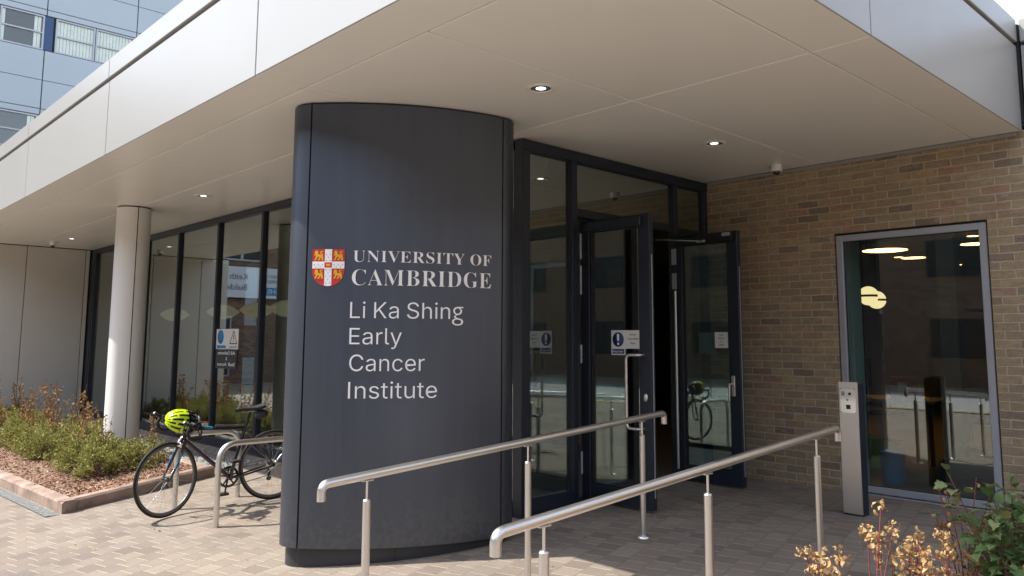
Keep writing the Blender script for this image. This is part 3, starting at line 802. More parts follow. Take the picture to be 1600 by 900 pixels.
# ------------------------------------------------------------------ lettering and crest of the pillar
GLYPHS = '''A436:-9,0 -9,18 4,19 14,24 24,30 32,41 41,55 49,75 206,466 224,465 384,87 394,65 403,47 411,34 420,25 430,20 443,18 443,0 229,0 229,18 259,21 277,30 283,46 282,54 279,66 273,81 253,132 103,132 79,71 77,67 76,63 76,59 75,54 75,51 75,48 80,32 96,21 124,18 128,18 128,0|113,161 242,161 177,319;B442:16,0 16,17 36,20 52,25 62,32 69,44 73,60 75,82 75,369 74,386 72,401 69,412 65,421 59,428 51,433 41,436 30,438 15,439 15,455 220,455 318,444 377,409 396,351 384,302 348,268 287,247 360,223 404,185 418,132 413,93 397,61 371,35 335,15 291,4 238,0|182,252 188,252 220,254 245,261 263,272 275,290 282,314 285,345 283,373 278,395 269,412 257,424 239,431 216,434 203,433 193,430 188,425 185,417 183,406 182,391|222,24 248,27 268,35 283,49 293,69 299,95 301,128 298,162 290,188 277,208 258,221 231,228 197,231 182,231 182,65 183,51 186,41 190,33 198,28 208,25;C468:257,-11 213,-7 174,3 137,20 105,43 78,71 56,104 39,142 29,184 26,228 30,273 39,314 56,351 79,384 106,412 139,435 176,452 216,462 259,465 292,463 328,454 367,440 374,437 381,436 388,435 402,439 413,449 419,465 437,465 437,308 420,308 403,347 381,380 356,407 328,427 298,439 265,443 198,419 157,347 144,226 159,114 203,46 278,24 305,26 331,33 358,45 383,61 407,81 428,106 447,89 395,33 332,0;D495:20,0 20,17 39,19 53,23 63,30 69,39 73,54 74,75 74,374 72,397 68,415 61,426 50,433 35,437 15,439 15,455 222,455 296,449 357,429 405,396 440,351 461,295 468,228 441,101 362,25 228,0|222,24 262,30 295,47 319,75 337,115 347,166 351,229 336,342 294,410 223,433 208,432 197,429 190,423 185,415 183,402 182,385 182,72 183,55 185,42 190,34 197,29 208,25;E442:14,0 14,17 35,18 51,22 62,30 70,41 74,57 75,78 75,369 74,394 69,413 62,425 51,433 36,437 16,439 16,455 399,455 399,320 383,320 375,357 361,386 340,406 312,420 276,428 232,430 219,430 208,429 200,428 194,426 189,422 186,417 184,410 183,400 183,388 183,246 193,246 221,248 243,256 259,269 272,288 281,313 288,345 304,345 304,118 287,118 284,143 280,164 273,181 264,195 254,206 241,213 225,218 207,221 185,222 183,222 183,67 184,53 187,42 192,35 201,31 213,28 230,28 261,29 289,32 313,39 335,48 354,60 371,75 386,94 399,116 411,143 430,143 402,0;F404:15,0 15,17 36,20 52,26 62,34 69,45 73,62 75,84 75,375 73,396 69,412 61,423 50,430 35,435 14,439 14,455 394,455 394,320 377,320 372,345 365,367 355,385 343,400 328,412 310,420 288,426 261,430 230,431 218,431 208,430 200,429 194,428 189,425 186,421 184,416 182,408 182,398 182,247 190,247 217,250 239,257 256,270 269,289 278,314 284,347 302,347 302,118 285,118 279,154 269,181 257,200 239,213 217,221 189,224 182,224 182,81 183,66 185,53 188,43 193,34 200,28 210,24 222,20 238,18 257,17 257,0;G508:268,-10 222,-7 179,3 141,19 108,42 80,70 57,103 41,141 31,183 28,229 31,274 41,315 57,352 80,385 107,413 139,435 176,452 215,462 257,465 293,463 330,454 369,441 376,438 382,436 388,436 395,437 401,439 406,443 410,449 415,456 419,465 437,465 437,308 420,308 409,334 397,357 382,379 366,397 348,413 329,426 309,436 288,441 267,443 200,419 159,347 146,228 150,163 161,110 180,67 206,37 238,19 275,13 298,14 316,19 328,27 336,39 341,53 343,71 343,128 341,146 337,161 329,170 317,176 299,180 275,182 275,198 500,198 500,182 481,180 466,177 457,171 451,161 447,147 446,128 446,29 387,7 328,-6;I260:13,0 13,17 34,21 50,26 61,32 69,42 74,56 75,75 75,387 74,405 70,419 63,427 52,433 36,437 13,439 13,455 244,455 244,439 223,437 207,433 196,427 188,419 184,405 183,387 183,77 183,64 185,53 187,44 192,37 198,31 206,26 216,23 230,20 246,17 246,0;M634:14,0 14,17 34,20 50,24 61,32 69,43 74,58 75,79 75,382 75,396 73,407 71,416 66,423 61,428 53,432 43,435 30,437 15,439 15,455 185,455 317,142 449,455 617,455 617,439 598,436 583,430 573,423 566,412 561,397 560,378 560,85 561,68 562,54 565,43 569,34 574,28 582,23 591,20 602,18 617,17 617,0 396,0 396,17 410,19 423,22 433,25 440,29 446,36 450,44 453,54 454,68 455,83 455,399 288,0 270,0 105,389 105,80 107,57 112,41 120,30 131,23 148,19 169,17 169,0;N493:403,-11 107,350 107,79 108,57 112,42 119,31 129,24 145,20 167,17 167,0 18,0 18,17 33,18 45,20 54,23 61,27 67,33 71,41 74,51 75,64 76,79 76,388 56,412 43,427 36,433 31,435 25,437 18,439 18,455 156,455 391,169 391,377 390,392 389,404 386,414 382,421 376,427 369,431 359,435 346,437 331,439 331,455 480,455 480,439 459,436 443,432 433,425 427,414 423,398 422,377 422,-11;O525:261,-11 228,-9 198,-3 169,7 142,21 117,38 94,58 75,81 58,106 45,134 35,163 29,195 28,228 29,260 35,292 45,321 58,349 75,374 95,397 117,417 143,434 170,448 200,458 232,464 265,466 298,464 328,458 357,448 384,435 409,418 431,399 451,376 467,351 481,323 490,293 496,261 498,228 496,195 490,163 481,134 467,106 450,81 430,58 408,38 383,21 355,7 325,-3 294,-9|265,12 328,36 367,108 379,228 376,293 365,346 348,389 324,419 294,437 260,443 196,419 158,347 145,228 149,163 159,109 177,67 201,37 230,18;R473:15,0 15,17 36,20 52,24 62,32 69,43 73,59 75,81 75,379 73,398 69,413 62,424 51,431 36,436 16,439 16,455 217,455 278,452 329,442 367,426 395,403 412,372 417,334 406,285 372,248 315,224 432,50 439,40 446,32 452,26 459,21 468,18 478,17 480,17 480,0 338,0 201,212 182,212 182,81 183,59 187,43 194,32 205,24 221,20 242,17 242,0|182,234 203,234 235,236 261,245 280,258 293,278 301,304 304,336 295,389 268,421 224,431 209,430 197,427 190,422 185,414 183,402 182,385;S390:43,-11 43,158 62,158 75,113 91,77 111,50 136,30 164,19 197,15 220,17 241,24 257,36 269,51 276,69 279,89 273,117 255,140 225,160 163,191 127,210 99,231 77,253 62,276 53,302 50,332 52,358 57,381 67,403 80,421 96,437 115,449 136,459 160,464 185,466 199,466 213,464 229,461 246,458 264,453 282,448 286,447 289,446 291,446 294,445 297,445 300,445 310,447 317,454 320,466 339,466 339,319 322,319 315,343 305,365 293,385 280,402 265,417 248,429 231,438 213,443 194,445 173,443 155,437 140,426 128,413 122,398 120,380 121,364 127,349 137,336 151,325 168,314 189,303 253,273 279,260 300,247 317,233 331,219 342,204 350,188 355,171 358,153 359,133 357,106 350,80 339,58 323,38 304,21 281,8 254,-2 225,-8 192,-10 181,-10 170,-9 158,-8 147,-6 136,-3 126,1 115,4 106,7 98,9 92,11 88,12 85,12 78,12 73,10 69,7 66,3 64,-3 61,-11;T423:92,0 92,17 114,19 130,23 142,31 150,42 154,59 156,81 156,433 149,433 116,430 88,420 65,403 47,380 35,352 29,318 11,318 11,455 410,455 410,317 394,317 375,382 333,420 269,433 263,433 263,81 265,58 269,41 276,30 288,23 305,19 328,17 328,0;U492:248,-13 192,-8 147,6 114,29 91,61 78,103 73,155 73,379 72,398 68,413 61,424 50,431 35,436 15,439 15,455 240,455 240,439 225,437 213,435 202,432 195,428 189,422 185,415 183,406 181,394 181,379 181,140 183,104 191,74 203,51 221,35 245,25 275,22 340,37 379,83 392,159 392,378 391,398 387,413 379,423 368,431 351,436 328,439 328,455 474,455 474,439 456,435 442,429 433,421 427,411 424,396 422,378 422,181 418,118 403,69 380,32 346,7 302,-8;V428:212,-13 44,381 37,396 30,409 22,420 14,429 1,435 -14,439 -14,455 211,455 211,439 192,438 177,436 166,432 159,427 154,419 152,410 153,402 156,391 161,378 259,143 348,377 352,389 354,400 355,409 353,419 349,427 342,432 331,435 317,438 299,439 299,455 442,455 442,439 429,437 418,434 408,427 400,418 391,403 382,383 230,-13;Y426:101,0 101,17 122,20 138,24 148,32 155,43 159,59 161,81 161,179 46,387 35,406 24,421 14,429 10,432 5,434 1,435 -4,436 -9,437 -13,438 -13,455 207,455 207,438 195,438 184,437 175,435 167,432 161,428 157,423 156,416 157,409 159,401 164,392 248,226 333,366 342,382 347,396 349,408 343,424 326,435 298,438 295,438 295,455 439,455 439,438 428,435 418,431 409,424 400,416 392,405 383,392 268,203 268,81 269,59 273,43 280,32 291,24 307,20 328,17 328,0'''
GL = {}
for gdef in GLYPHS.split(';'):
    hd_, body_ = gdef.split(':')
    GL[hd_[0]] = (int(hd_[1:]), [[tuple(int(t) for t in p.split(',')) for p in lp.split()] for lp in body_.split('|')])
def serif_line(body, s0, s1, zbase, cap, depth=.008, name='lettering'):
    x = 0; allv = []; allf = []
    for c in body:
        if c == ' ': x += 210; continue
        adv, loops = GL[c]
        vs, fs = curve_mesh(loops=[[(px/1000, py/1000) for px, py in lp] for lp in loops], offset=-.009)
        o = len(allv); allv += [(v[0]+x/1000, v[1], v[2]) for v in vs]; allf += [tuple(i+o for i in f) for f in fs]
        x += adv+(2 if c in 'VAY' else 18)
    a = min(v[0] for v in allv); b = max(v[0] for v in allv)
    capu = .466
    m = MB(); m.add([arcpt((v[0]-a)/(b-a)*(s1-s0)+s0, zbase+v[1]/capu*cap, .0015+(depth if v[2] > 0 else 0)) for v in allv], allf)
    return hang(m.build(name, 'letter'), PIL)
serif_line('UNIVERSITY OF', -4.689, -3.632, 2.121, .086)
serif_line('CAMBRIDGE', -4.694, -3.633, 1.949, .120)
GS = {}
for gdef in '''L393:60,0 60,509 125,509 125,57 361,57 361,0;i166:53,0 53,379 114,379 114,0|84,443 73,444 63,448 54,455 47,463 43,472 41,483 43,494 47,504 54,512 63,518 73,522 84,524 95,522 105,518 114,512 121,504 125,494 126,483 125,472 121,463 114,455 105,448 95,444;K466:104,145 104,216 116,231 128,246 139,261 151,275 162,289 174,303 187,317 199,331 212,344 364,509 448,509 231,276 228,276|60,0 60,509 125,509 125,334 124,225 125,193 125,0|372,0 188,259 228,309 449,0;a389:160,-9 137,-7 115,-3 94,5 76,15 60,29 48,45 38,63 32,84 30,108 32,128 36,146 43,161 53,174 64,184 78,193 92,200 108,206 125,211 143,214 161,217 178,220 200,223 218,225 234,227 247,229 257,231 265,235 271,240 274,246 276,255 276,257 275,272 272,285 267,297 260,307 251,315 240,322 227,327 212,330 196,331 178,330 163,327 149,322 137,316 127,309 118,301 110,292 104,283 100,274 41,291 51,313 64,331 79,346 95,358 114,368 133,375 153,380 173,383 194,384 208,384 223,382 239,379 255,375 271,369 286,360 300,350 312,336 322,320 330,301 335,278 337,251 337,0 277,0 277,52 272,52 267,43 260,34 252,25 242,16 229,8 215,1 199,-4 181,-7|170,45 192,47 211,51 228,59 242,68 254,80 263,93 270,108 274,122 276,138 276,190 272,187 267,184 259,182 251,180 241,178 231,176 221,174 210,173 200,171 191,170 182,169 175,168 161,166 147,163 134,159 122,153 112,147 103,139 97,130 93,118 92,105 93,93 96,82 102,72 109,64 119,57 130,52 142,48 156,46;S446:224,-9 188,-7 156,-1 128,9 102,23 81,40 64,60 51,83 42,109 38,137 104,137 108,118 114,102 123,88 136,76 150,66 166,59 185,53 204,50 224,49 246,50 267,54 286,60 303,69 317,79 329,92 338,106 344,122 346,139 344,154 340,168 332,179 322,189 310,197 296,205 280,211 263,217 245,222 184,239 145,253 112,269 86,289 67,313 56,341 52,372 54,400 62,425 75,448 92,468 113,484 138,498 165,508 195,514 227,516 259,514 289,508 316,498 340,484 360,468 377,449 390,427 398,403 401,378 337,378 332,402 320,421 302,437 280,449 254,456 225,459 204,457 185,454 167,448 152,440 139,430 129,418 121,405 117,391 115,376 117,359 122,345 131,334 142,324 155,315 169,308 184,302 198,297 212,293 264,279 279,275 295,270 312,264 328,256 344,248 359,238 372,226 384,213 395,198 402,180 407,161 408,139 406,112 399,87 386,64 370,43 349,25 323,11 294,0 261,-7;h410:114,227 114,0 53,0 53,509 114,509 114,287 102,287 116,319 132,344 152,362 175,374 200,382 227,384 252,383 275,377 295,369 313,356 328,340 341,321 350,298 355,271 357,240 357,0 296,0 296,235 293,263 286,286 273,304 256,318 235,326 210,329 192,328 176,324 161,317 147,308 136,297 126,283 119,266 115,248;n409:114,227 114,0 53,0 53,379 112,379 112,287 102,287 116,319 132,344 152,362 175,374 200,382 227,384 252,383 275,377 295,369 313,356 328,340 341,321 350,298 355,271 357,240 357,0 296,0 296,235 293,263 286,286 273,304 256,318 235,326 210,329 192,328 176,324 161,317 147,308 136,297 126,283 119,266 115,248;g425:207,-151 180,-149 156,-146 134,-140 114,-132 97,-122 82,-110 70,-97 59,-84 51,-69 101,-41 107,-49 114,-57 122,-66 131,-74 142,-82 154,-88 169,-93 187,-96 207,-97 236,-95 261,-87 282,-75 298,-58 308,-34 311,-6 311,68 306,68 301,60 294,51 287,41 277,32 266,23 252,16 236,10 217,6 195,5 165,7 138,14 113,27 90,43 71,65 55,90 43,120 36,154 34,191 36,229 43,263 55,293 71,320 90,342 112,361 138,374 166,382 196,384 218,383 237,379 253,373 267,365 279,356 288,346 296,336 302,327 308,319 313,319 313,379 372,379 372,-9 370,-40 363,-67 350,-90 334,-109 314,-124 291,-136 265,-144 237,-149|205,59 227,61 246,66 264,75 278,87 290,103 300,121 307,142 311,166 312,193 311,219 307,242 300,264 291,283 279,299 264,312 247,322 227,328 205,330 182,328 163,322 145,312 130,298 118,282 109,262 102,241 98,218 96,193 98,167 102,144 109,123 118,104 131,88 145,76 163,66 183,61;E418:60,0 60,509 372,509 372,452 125,452 125,286 355,286 355,229 125,229 125,57 375,57 375,0;r259:53,0 53,379 112,379 112,321 115,321 124,339 137,354 152,367 171,377 191,383 213,385 218,385 223,385 229,384 235,384 240,384 243,384 243,322 241,323 236,324 230,324 223,325 215,326 207,326 190,324 174,321 159,315 146,306 135,296 126,284 119,269 115,254 114,237 114,0;l189:139,-2 112,0 91,8 74,20 62,37 55,59 53,84 53,509 114,509 114,99 114,83 117,71 120,62 126,57 135,53 146,52 152,52 157,52 160,53 164,53 167,54 170,54 181,3 175,1 169,0 162,-1 154,-2 147,-2;y389:47,-139 61,-86 71,-87 83,-89 94,-90 104,-89 113,-86 122,-81 130,-74 138,-64 145,-51 151,-36 163,-1 17,379 84,379 165,155 173,132 180,109 187,87 193,64 199,42 206,21 184,21 190,42 196,64 202,87 209,110 216,132 224,155 305,379 371,379 204,-58 196,-77 187,-93 177,-107 165,-119 153,-128 139,-136 125,-141 109,-144 91,-145 82,-145 73,-144 65,-143 57,-142 52,-140;C510:267,-7 225,-3 186,7 150,25 119,49 92,79 70,115 53,157 44,203 40,254 44,305 53,352 70,393 92,429 119,459 150,484 186,501 225,512 267,516 293,514 317,511 340,504 362,496 383,485 402,471 419,456 435,438 448,418 459,397 467,373 473,348 408,348 404,365 397,380 389,395 380,407 369,418 357,428 344,437 330,444 315,449 300,453 284,455 267,456 237,453 209,445 184,432 161,414 141,391 125,364 113,332 106,295 103,254 106,213 113,177 125,145 141,117 161,94 184,76 210,63 237,56 267,53 284,54 300,56 315,60 330,65 344,72 357,81 369,90 380,102 389,114 397,128 404,144 408,160 473,160 467,135 459,112 448,91 435,71 420,53 402,38 383,24 363,13 341,5 317,-2 293,-6;c395:207,-8 174,-5 144,3 117,16 93,35 72,58 56,85 44,116 37,150 34,187 37,225 44,260 56,291 72,318 93,341 117,360 144,374 174,382 207,384 226,384 243,381 260,377 276,371 291,364 305,356 318,346 330,335 340,322 349,308 356,293 362,277 303,262 300,272 295,281 290,289 284,297 278,304 270,311 261,316 252,321 242,325 231,328 220,329 207,330 184,328 163,321 145,310 130,296 118,278 108,258 102,236 98,212 96,187 98,163 102,139 108,117 118,97 130,80 145,66 163,55 184,49 207,46 220,47 232,49 243,52 253,55 262,60 271,66 279,73 285,80 292,89 297,98 301,107 304,117 363,102 357,86 350,70 341,56 331,43 319,32 306,21 292,12 277,5 261,-1 244,-5 226,-7;e403:212,-8 177,-5 145,3 117,16 92,35 72,58 56,85 44,116 37,150 34,187 36,224 44,258 55,290 71,317 91,340 115,359 142,373 172,382 205,384 226,383 246,380 266,374 285,366 303,355 319,341 334,324 347,305 357,282 365,256 370,227 371,194 371,169 75,169 75,221 338,221 310,202 308,226 304,248 298,269 288,286 277,301 263,314 246,323 227,328 205,330 183,328 164,323 146,313 131,301 119,286 109,270 102,251 97,231 96,211 96,178 98,151 102,127 110,106 121,88 135,73 151,61 169,53 190,48 212,46 227,47 241,49 254,53 265,58 276,65 285,73 294,82 300,93 306,105 365,91 358,72 348,55 335,39 320,26 302,14 283,4 261,-3 237,-7;I300:31,0 31,57 118,57 118,452 31,452 31,509 269,509 269,452 183,452 183,57 269,57 269,0;s365:182,-8 157,-7 133,-3 112,3 93,12 76,24 62,38 50,54 41,73 36,94 94,107 101,87 111,72 124,60 141,52 160,47 181,45 206,47 227,53 244,62 258,74 265,88 268,103 266,115 262,126 254,136 243,144 229,150 212,155 149,170 118,180 92,192 72,208 58,227 50,249 47,274 49,295 55,314 65,332 79,347 95,360 115,370 137,378 161,383 187,384 212,383 234,379 254,372 271,363 286,352 299,339 309,324 318,308 324,290 268,277 262,291 254,304 243,316 228,325 210,331 187,333 166,331 147,326 131,317 119,305 111,292 109,277 110,264 115,253 124,243 136,235 152,229 172,223 229,209 261,200 287,187 306,171 320,153 328,131 331,107 329,85 323,65 312,47 298,31 281,18 260,6 236,-2 210,-7;t227:204,379 204,327 6,327 6,379|65,471 126,471 126,98 127,83 130,70 136,61 144,55 156,51 170,50 175,50 180,50 185,51 191,52 197,53 202,54 213,2 207,0 200,-2 192,-3 184,-3 176,-4 168,-4 138,-1 113,7 92,21 77,41 68,64 65,93;u410:182,-5 158,-3 135,2 115,11 97,23 82,39 69,59 60,82 54,109 53,139 53,379 114,379 114,144 116,117 124,94 137,75 154,61 175,53 200,50 218,51 234,55 249,62 263,71 274,83 283,97 290,113 295,132 296,153 296,379 357,379 357,0 298,0 298,92 307,92 294,60 277,35 257,17 234,5 209,-3;G0:421,449 236,449 193,446 154,438 121,425 93,408 70,385 54,359 43,328 40,294 40,282 42,270 43,259 46,248 49,238 54,228 58,219 64,210 71,201 78,193 87,185 96,178 105,171 116,164 127,158 139,153 139,151 124,147 110,141 98,134 87,126 79,117 73,108 69,98 68,87 69,80 71,72 74,65 79,58 85,51 93,44 102,37 113,30 86,22 62,12 43,0 27,-14 15,-31 7,-49 2,-71 0,-94 4,-123 15,-149 34,-172 58,-192 88,-208 124,-220 163,-227 207,-230 254,-228 296,-220 333,-208 363,-192 387,-171 405,-147 415,-119 419,-87 417,-66 412,-46 403,-27 390,-10 372,5 350,18 322,30 289,38 257,45 230,51 206,58 187,64 172,71 161,79 154,87 152,96 157,112 172,123 194,129 221,134 250,140 280,148 309,161 334,181 342,190 349,200 357,212 363,226 368,239 372,254 375,268 376,282 375,296 374,308 370,320 366,332 359,344 351,355 341,367 329,380 421,380|296,293 294,275 290,259 282,245 272,233 259,223 245,215 228,211 210,209 191,211 173,215 158,222 145,232 134,244 126,258 122,273 120,291 122,307 127,322 135,336 146,348 159,358 174,366 191,370 209,372 226,370 242,366 257,358 270,349 281,337 289,323 294,309|333,-94 331,-109 325,-121 314,-133 300,-142 283,-149 261,-155 237,-158 209,-159 180,-158 155,-155 134,-149 116,-141 102,-132 92,-120 86,-106 84,-90 86,-76 92,-62 100,-51 113,-41 127,-33 145,-27 164,-23 186,-22 208,-23 232,-25 257,-30 280,-37 301,-46 318,-59 329,-75'''.split(';'):
    hd_, body_ = gdef.split(':')
    lp_ = [[tuple(int(t) for t in p.split(',')) for p in lp.split()] for lp in body_.split('|')]
    if hd_ == 'G0':         # two storey g, brought to the same x height
        k_ = 384/421
        GS['g'] = (round(455*k_), [[(x*k_, y*k_) for x, y in l] for l in lp_])
    else: GS[hd_[0]] = (int(hd_[1:]), lp_)
sw_ = sorted(set(x for x, y in GS['L'][1][0]))[1]-min(x for x, y in GS['L'][1][0])
GS['I'] = (sw_+150, [[(75, 0), (75+sw_, 0), (75+sw_, 509), (75, 509)]])
def sans_line(body, s0, s1, zbase, cap, depth=.008):
    x = 0; av = []; af = []
    for c in body:
        if c == ' ': x += 150; continue
        adv, loops = GS[c]
        for j, grp in enumerate([[l] for l in loops] if c in 'Kti' else [loops]):
            vs, fs = curve_mesh(loops=[[(px/1000, py/1000) for px, py in lp] for lp in grp], offset=-.012 if c == 'g' else -.005)
            o = len(av); av += [(v[0]+x/1000, v[1], v[2], j) for v in vs]; af += [tuple(i+o for i in f) for f in fs]
        x += adv+2
    a = min(v[0] for v in av); b = max(v[0] for v in av)
    m = MB(); m.add([arcpt((v[0]-a)/(b-a)*(s1-s0)+s0, zbase+v[1]/.509*cap, .0015+v[3]*.0003+(depth if v[2] > 0 else 0)) for v in av], af)
    return hang(m.build('lettering', 'letter'), PIL)
for body, s0, s1, zb in (('Li Ka Shing', -4.700, -3.864, 1.710), ('Early', -4.700, -4.326, 1.521), ('Cancer', -4.696, -4.154, 1.329), ('Institute', -4.699, -4.060, 1.134)):
    sans_line(body, s0, s1, zb, .119)
S0, S1, SZ1, SZ0 = -4.988, -4.751, 2.213, 1.943
def shield_pts(w=1.0):
    pts = [(0, 1), (1, 1), (1, .42)]
    for k in range(1, 9):
        t = k/8*math.pi/2; pts.append((.5+.5*max(0,math.cos(t))**.8, .42-.42*math.sin(t)**1.15*1.0))
    pts[-1] = (.5, 0)
    left = [(1-x, y) for x, y in pts[2:-1]][::-1]
    return pts+left
SP = shield_pts()
def crest_shape(loops, d0, d1, name, material, parent=None, box=(0, 0, 1, 1)):
    m = MB()
    for L_ in loops:
        vs, fs = curve_mesh(loops=[L_])
        m.add([arcpt(S0+(box[0]+v[0]*(box[2]-box[0]))*(S1-S0), SZ0+(box[1]+v[1]*(box[3]-box[1]))*(SZ1-SZ0), d1 if v[2] > 0 else d0) for v in vs], fs)
    o = m.build(name, material)
    if parent is None: return hang(o, PIL)
    o.parent = parent; return o
CREST = crest_shape([SP], .001, .007, 'crest', 'red')
CREST['label'] = 'red shield crest with a white cross and four golden lions'
crest_shape([[(.39, .012), (.5, -.004), (.61, .012), (.61, 1), (.39, 1)]], .007, .0082, 'cross', 'letter', CREST)
crest_shape([[(0.001, .475), (.389, .475), (.389, .665), (0.001, .665)], [(.611, .475), (.999, .475), (.999, .665), (.611, .665)]], .007, .0082, 'cross', 'letter', CREST)
crest_shape([[(.385, .50), (.615, .50), (.615, .64), (.385, .64)]], .0082, .0095, 'book', 'red', CREST)
crest_shape([[(.44, .54), (.56, .54), (.56, .60), (.44, .60)]], .0095, .0100, 'book_clasp', 'gold', CREST)
LION = [(.10, .62), (.04, .50), (.10, .46), (.16, .55), (.22, .50), (.20, .30), (.10, .12), (.05, .04), (.24, .04), (.32, .25), (.40, .36), (.58, .38), (.50, .20), (.40, .08), (.40, .03), (.58, .04), (.66, .22), (.74, .30), (.80, .14), (.72, .04), (.94, .03), (.96, .12), (.92, .34), (.88, .52), (.90, .62), (.80, .70), (.70, .78), (.80, .86), (.96, .84), (.90, .94), (.70, .92), (.60, .80), (.66, .68), (.76, .60), (.72, .55), (.55, .60), (.42, .62), (.42, .80), (.36, .95), (.22, .97), (.12, .88), (.10, .76)]
for bx in ((.04, .69, .36, .97), (.645, .69, .965, .97), (.055, .19, .36, .46), (.65, .19, .95, .46)):
    crest_shape([LION], .007, .0086, 'lion', 'gold', CREST, bx)
ERM = [(.5, 1), (.62, .45), (1, .1), (.5, .25), (0, .1), (.38, .45)]
em = [(.44, .86), (.56, .86), (.50, .78), (.44, .70), (.56, .70), (.44, .44), (.56, .44), (.50, .36), (.44, .27), (.56, .27), (.5, .18), (.44, .09), (.56, .09),
      (.06, .58), (.12, .52), (.19, .58), (.25, .52), (.32, .58), (.68, .58), (.75, .52), (.81, .58), (.88, .52), (.94, .58)]
crest_shape([[(x+(p[0]-.5)*.04, y+(p[1]-.5)*.055) for p in ERM] for x, y in em], .0082, .0087, 'ermine_spot', 'ink', CREST)

# ------------------------------------------------------------------ handrails of the ramp
def handrail(y, posts, x0, x1, label):
    z = lambda x: .81+.0655*(x-2.45)
    t = thing('handrail', label, 'handrail', (posts[1], y, ground(posts[1], y)), 0, 'stainless handrails of the entrance ramp')
    p = fillet([(x0, y, z(x0)-.085), (x0, y, z(x0)+.0), (x1, y, z(x1)), (x1, y, z(x1)-.085)], .095, 8)
    wpart(MB().tube(p, .0238, 20), 'rail', 'steel', t)
    for px in posts:
        gz_ = ground(px, y)
        b = MB().tube([(px, y, gz_+.008), (px, y, z(px)-.135)], .0222, 20)
        b.lathe([(.0222, z(px)-.135), (.018, z(px)-.128), (.0, z(px)-.127)], 20, (px, y, 0))
        P_ = wpart(b, 'post', 'steel', t)
        wsub(MB().tube([(px, y, z(px)-.13), (px, y, z(px)-.03)], .0078, 10), 'spigot', 'chrome', P_)
        s = MB().box(px-.035, px+.035, y-.012, y+.012, z(px)-.0315, z(px)-.0245, .002); wsub(s, 'saddle', 'steel', P_)
        wsub(MB().lathe([(.047, gz_-.012), (.047, gz_+.012), (.03, gz_+.018), (.0225, gz_+.019)], 20, (px, y, 0)), 'base_flange', 'steel', P_)
handrail(3.80, [2.497, 3.735, 4.952], 2.215, 5.235, 'stainless handrail on the far side of the ramp, passing in front of the grey pillar')
handrail(2.40, [2.453, 3.680, 4.910], 2.180, 5.215, 'stainless handrail on the near side of the ramp, in front of the window')

# ------------------------------------------------------------------ cycle racks
def rack(y, x0, x1, h, label):
    z0 = (ground(x0, y)+ground(x1, y))/2
    t = thing('cycle_rack', label, 'cycle rack', ((x0+x1)/2, y, z0), 0, 'hoop cycle racks on the paving')
    p = fillet([(x0, y, ground(x0, y)-.02), (x0, y, z0+h), (x1, y, z0+h), (x1, y, ground(x1, y)-.02)], .17, 10)
    wpart(MB().tube(p, .0248, 18), 'hoop', 'steel', t)
rack(6.84, 2.975, 3.70, .675, 'steel hoop cycle rack standing nearest the pillar, in front of the bicycle')
rack(7.80, 2.985, 3.60, .675, 'steel hoop cycle rack right behind the bicycle, beside the planting bed')

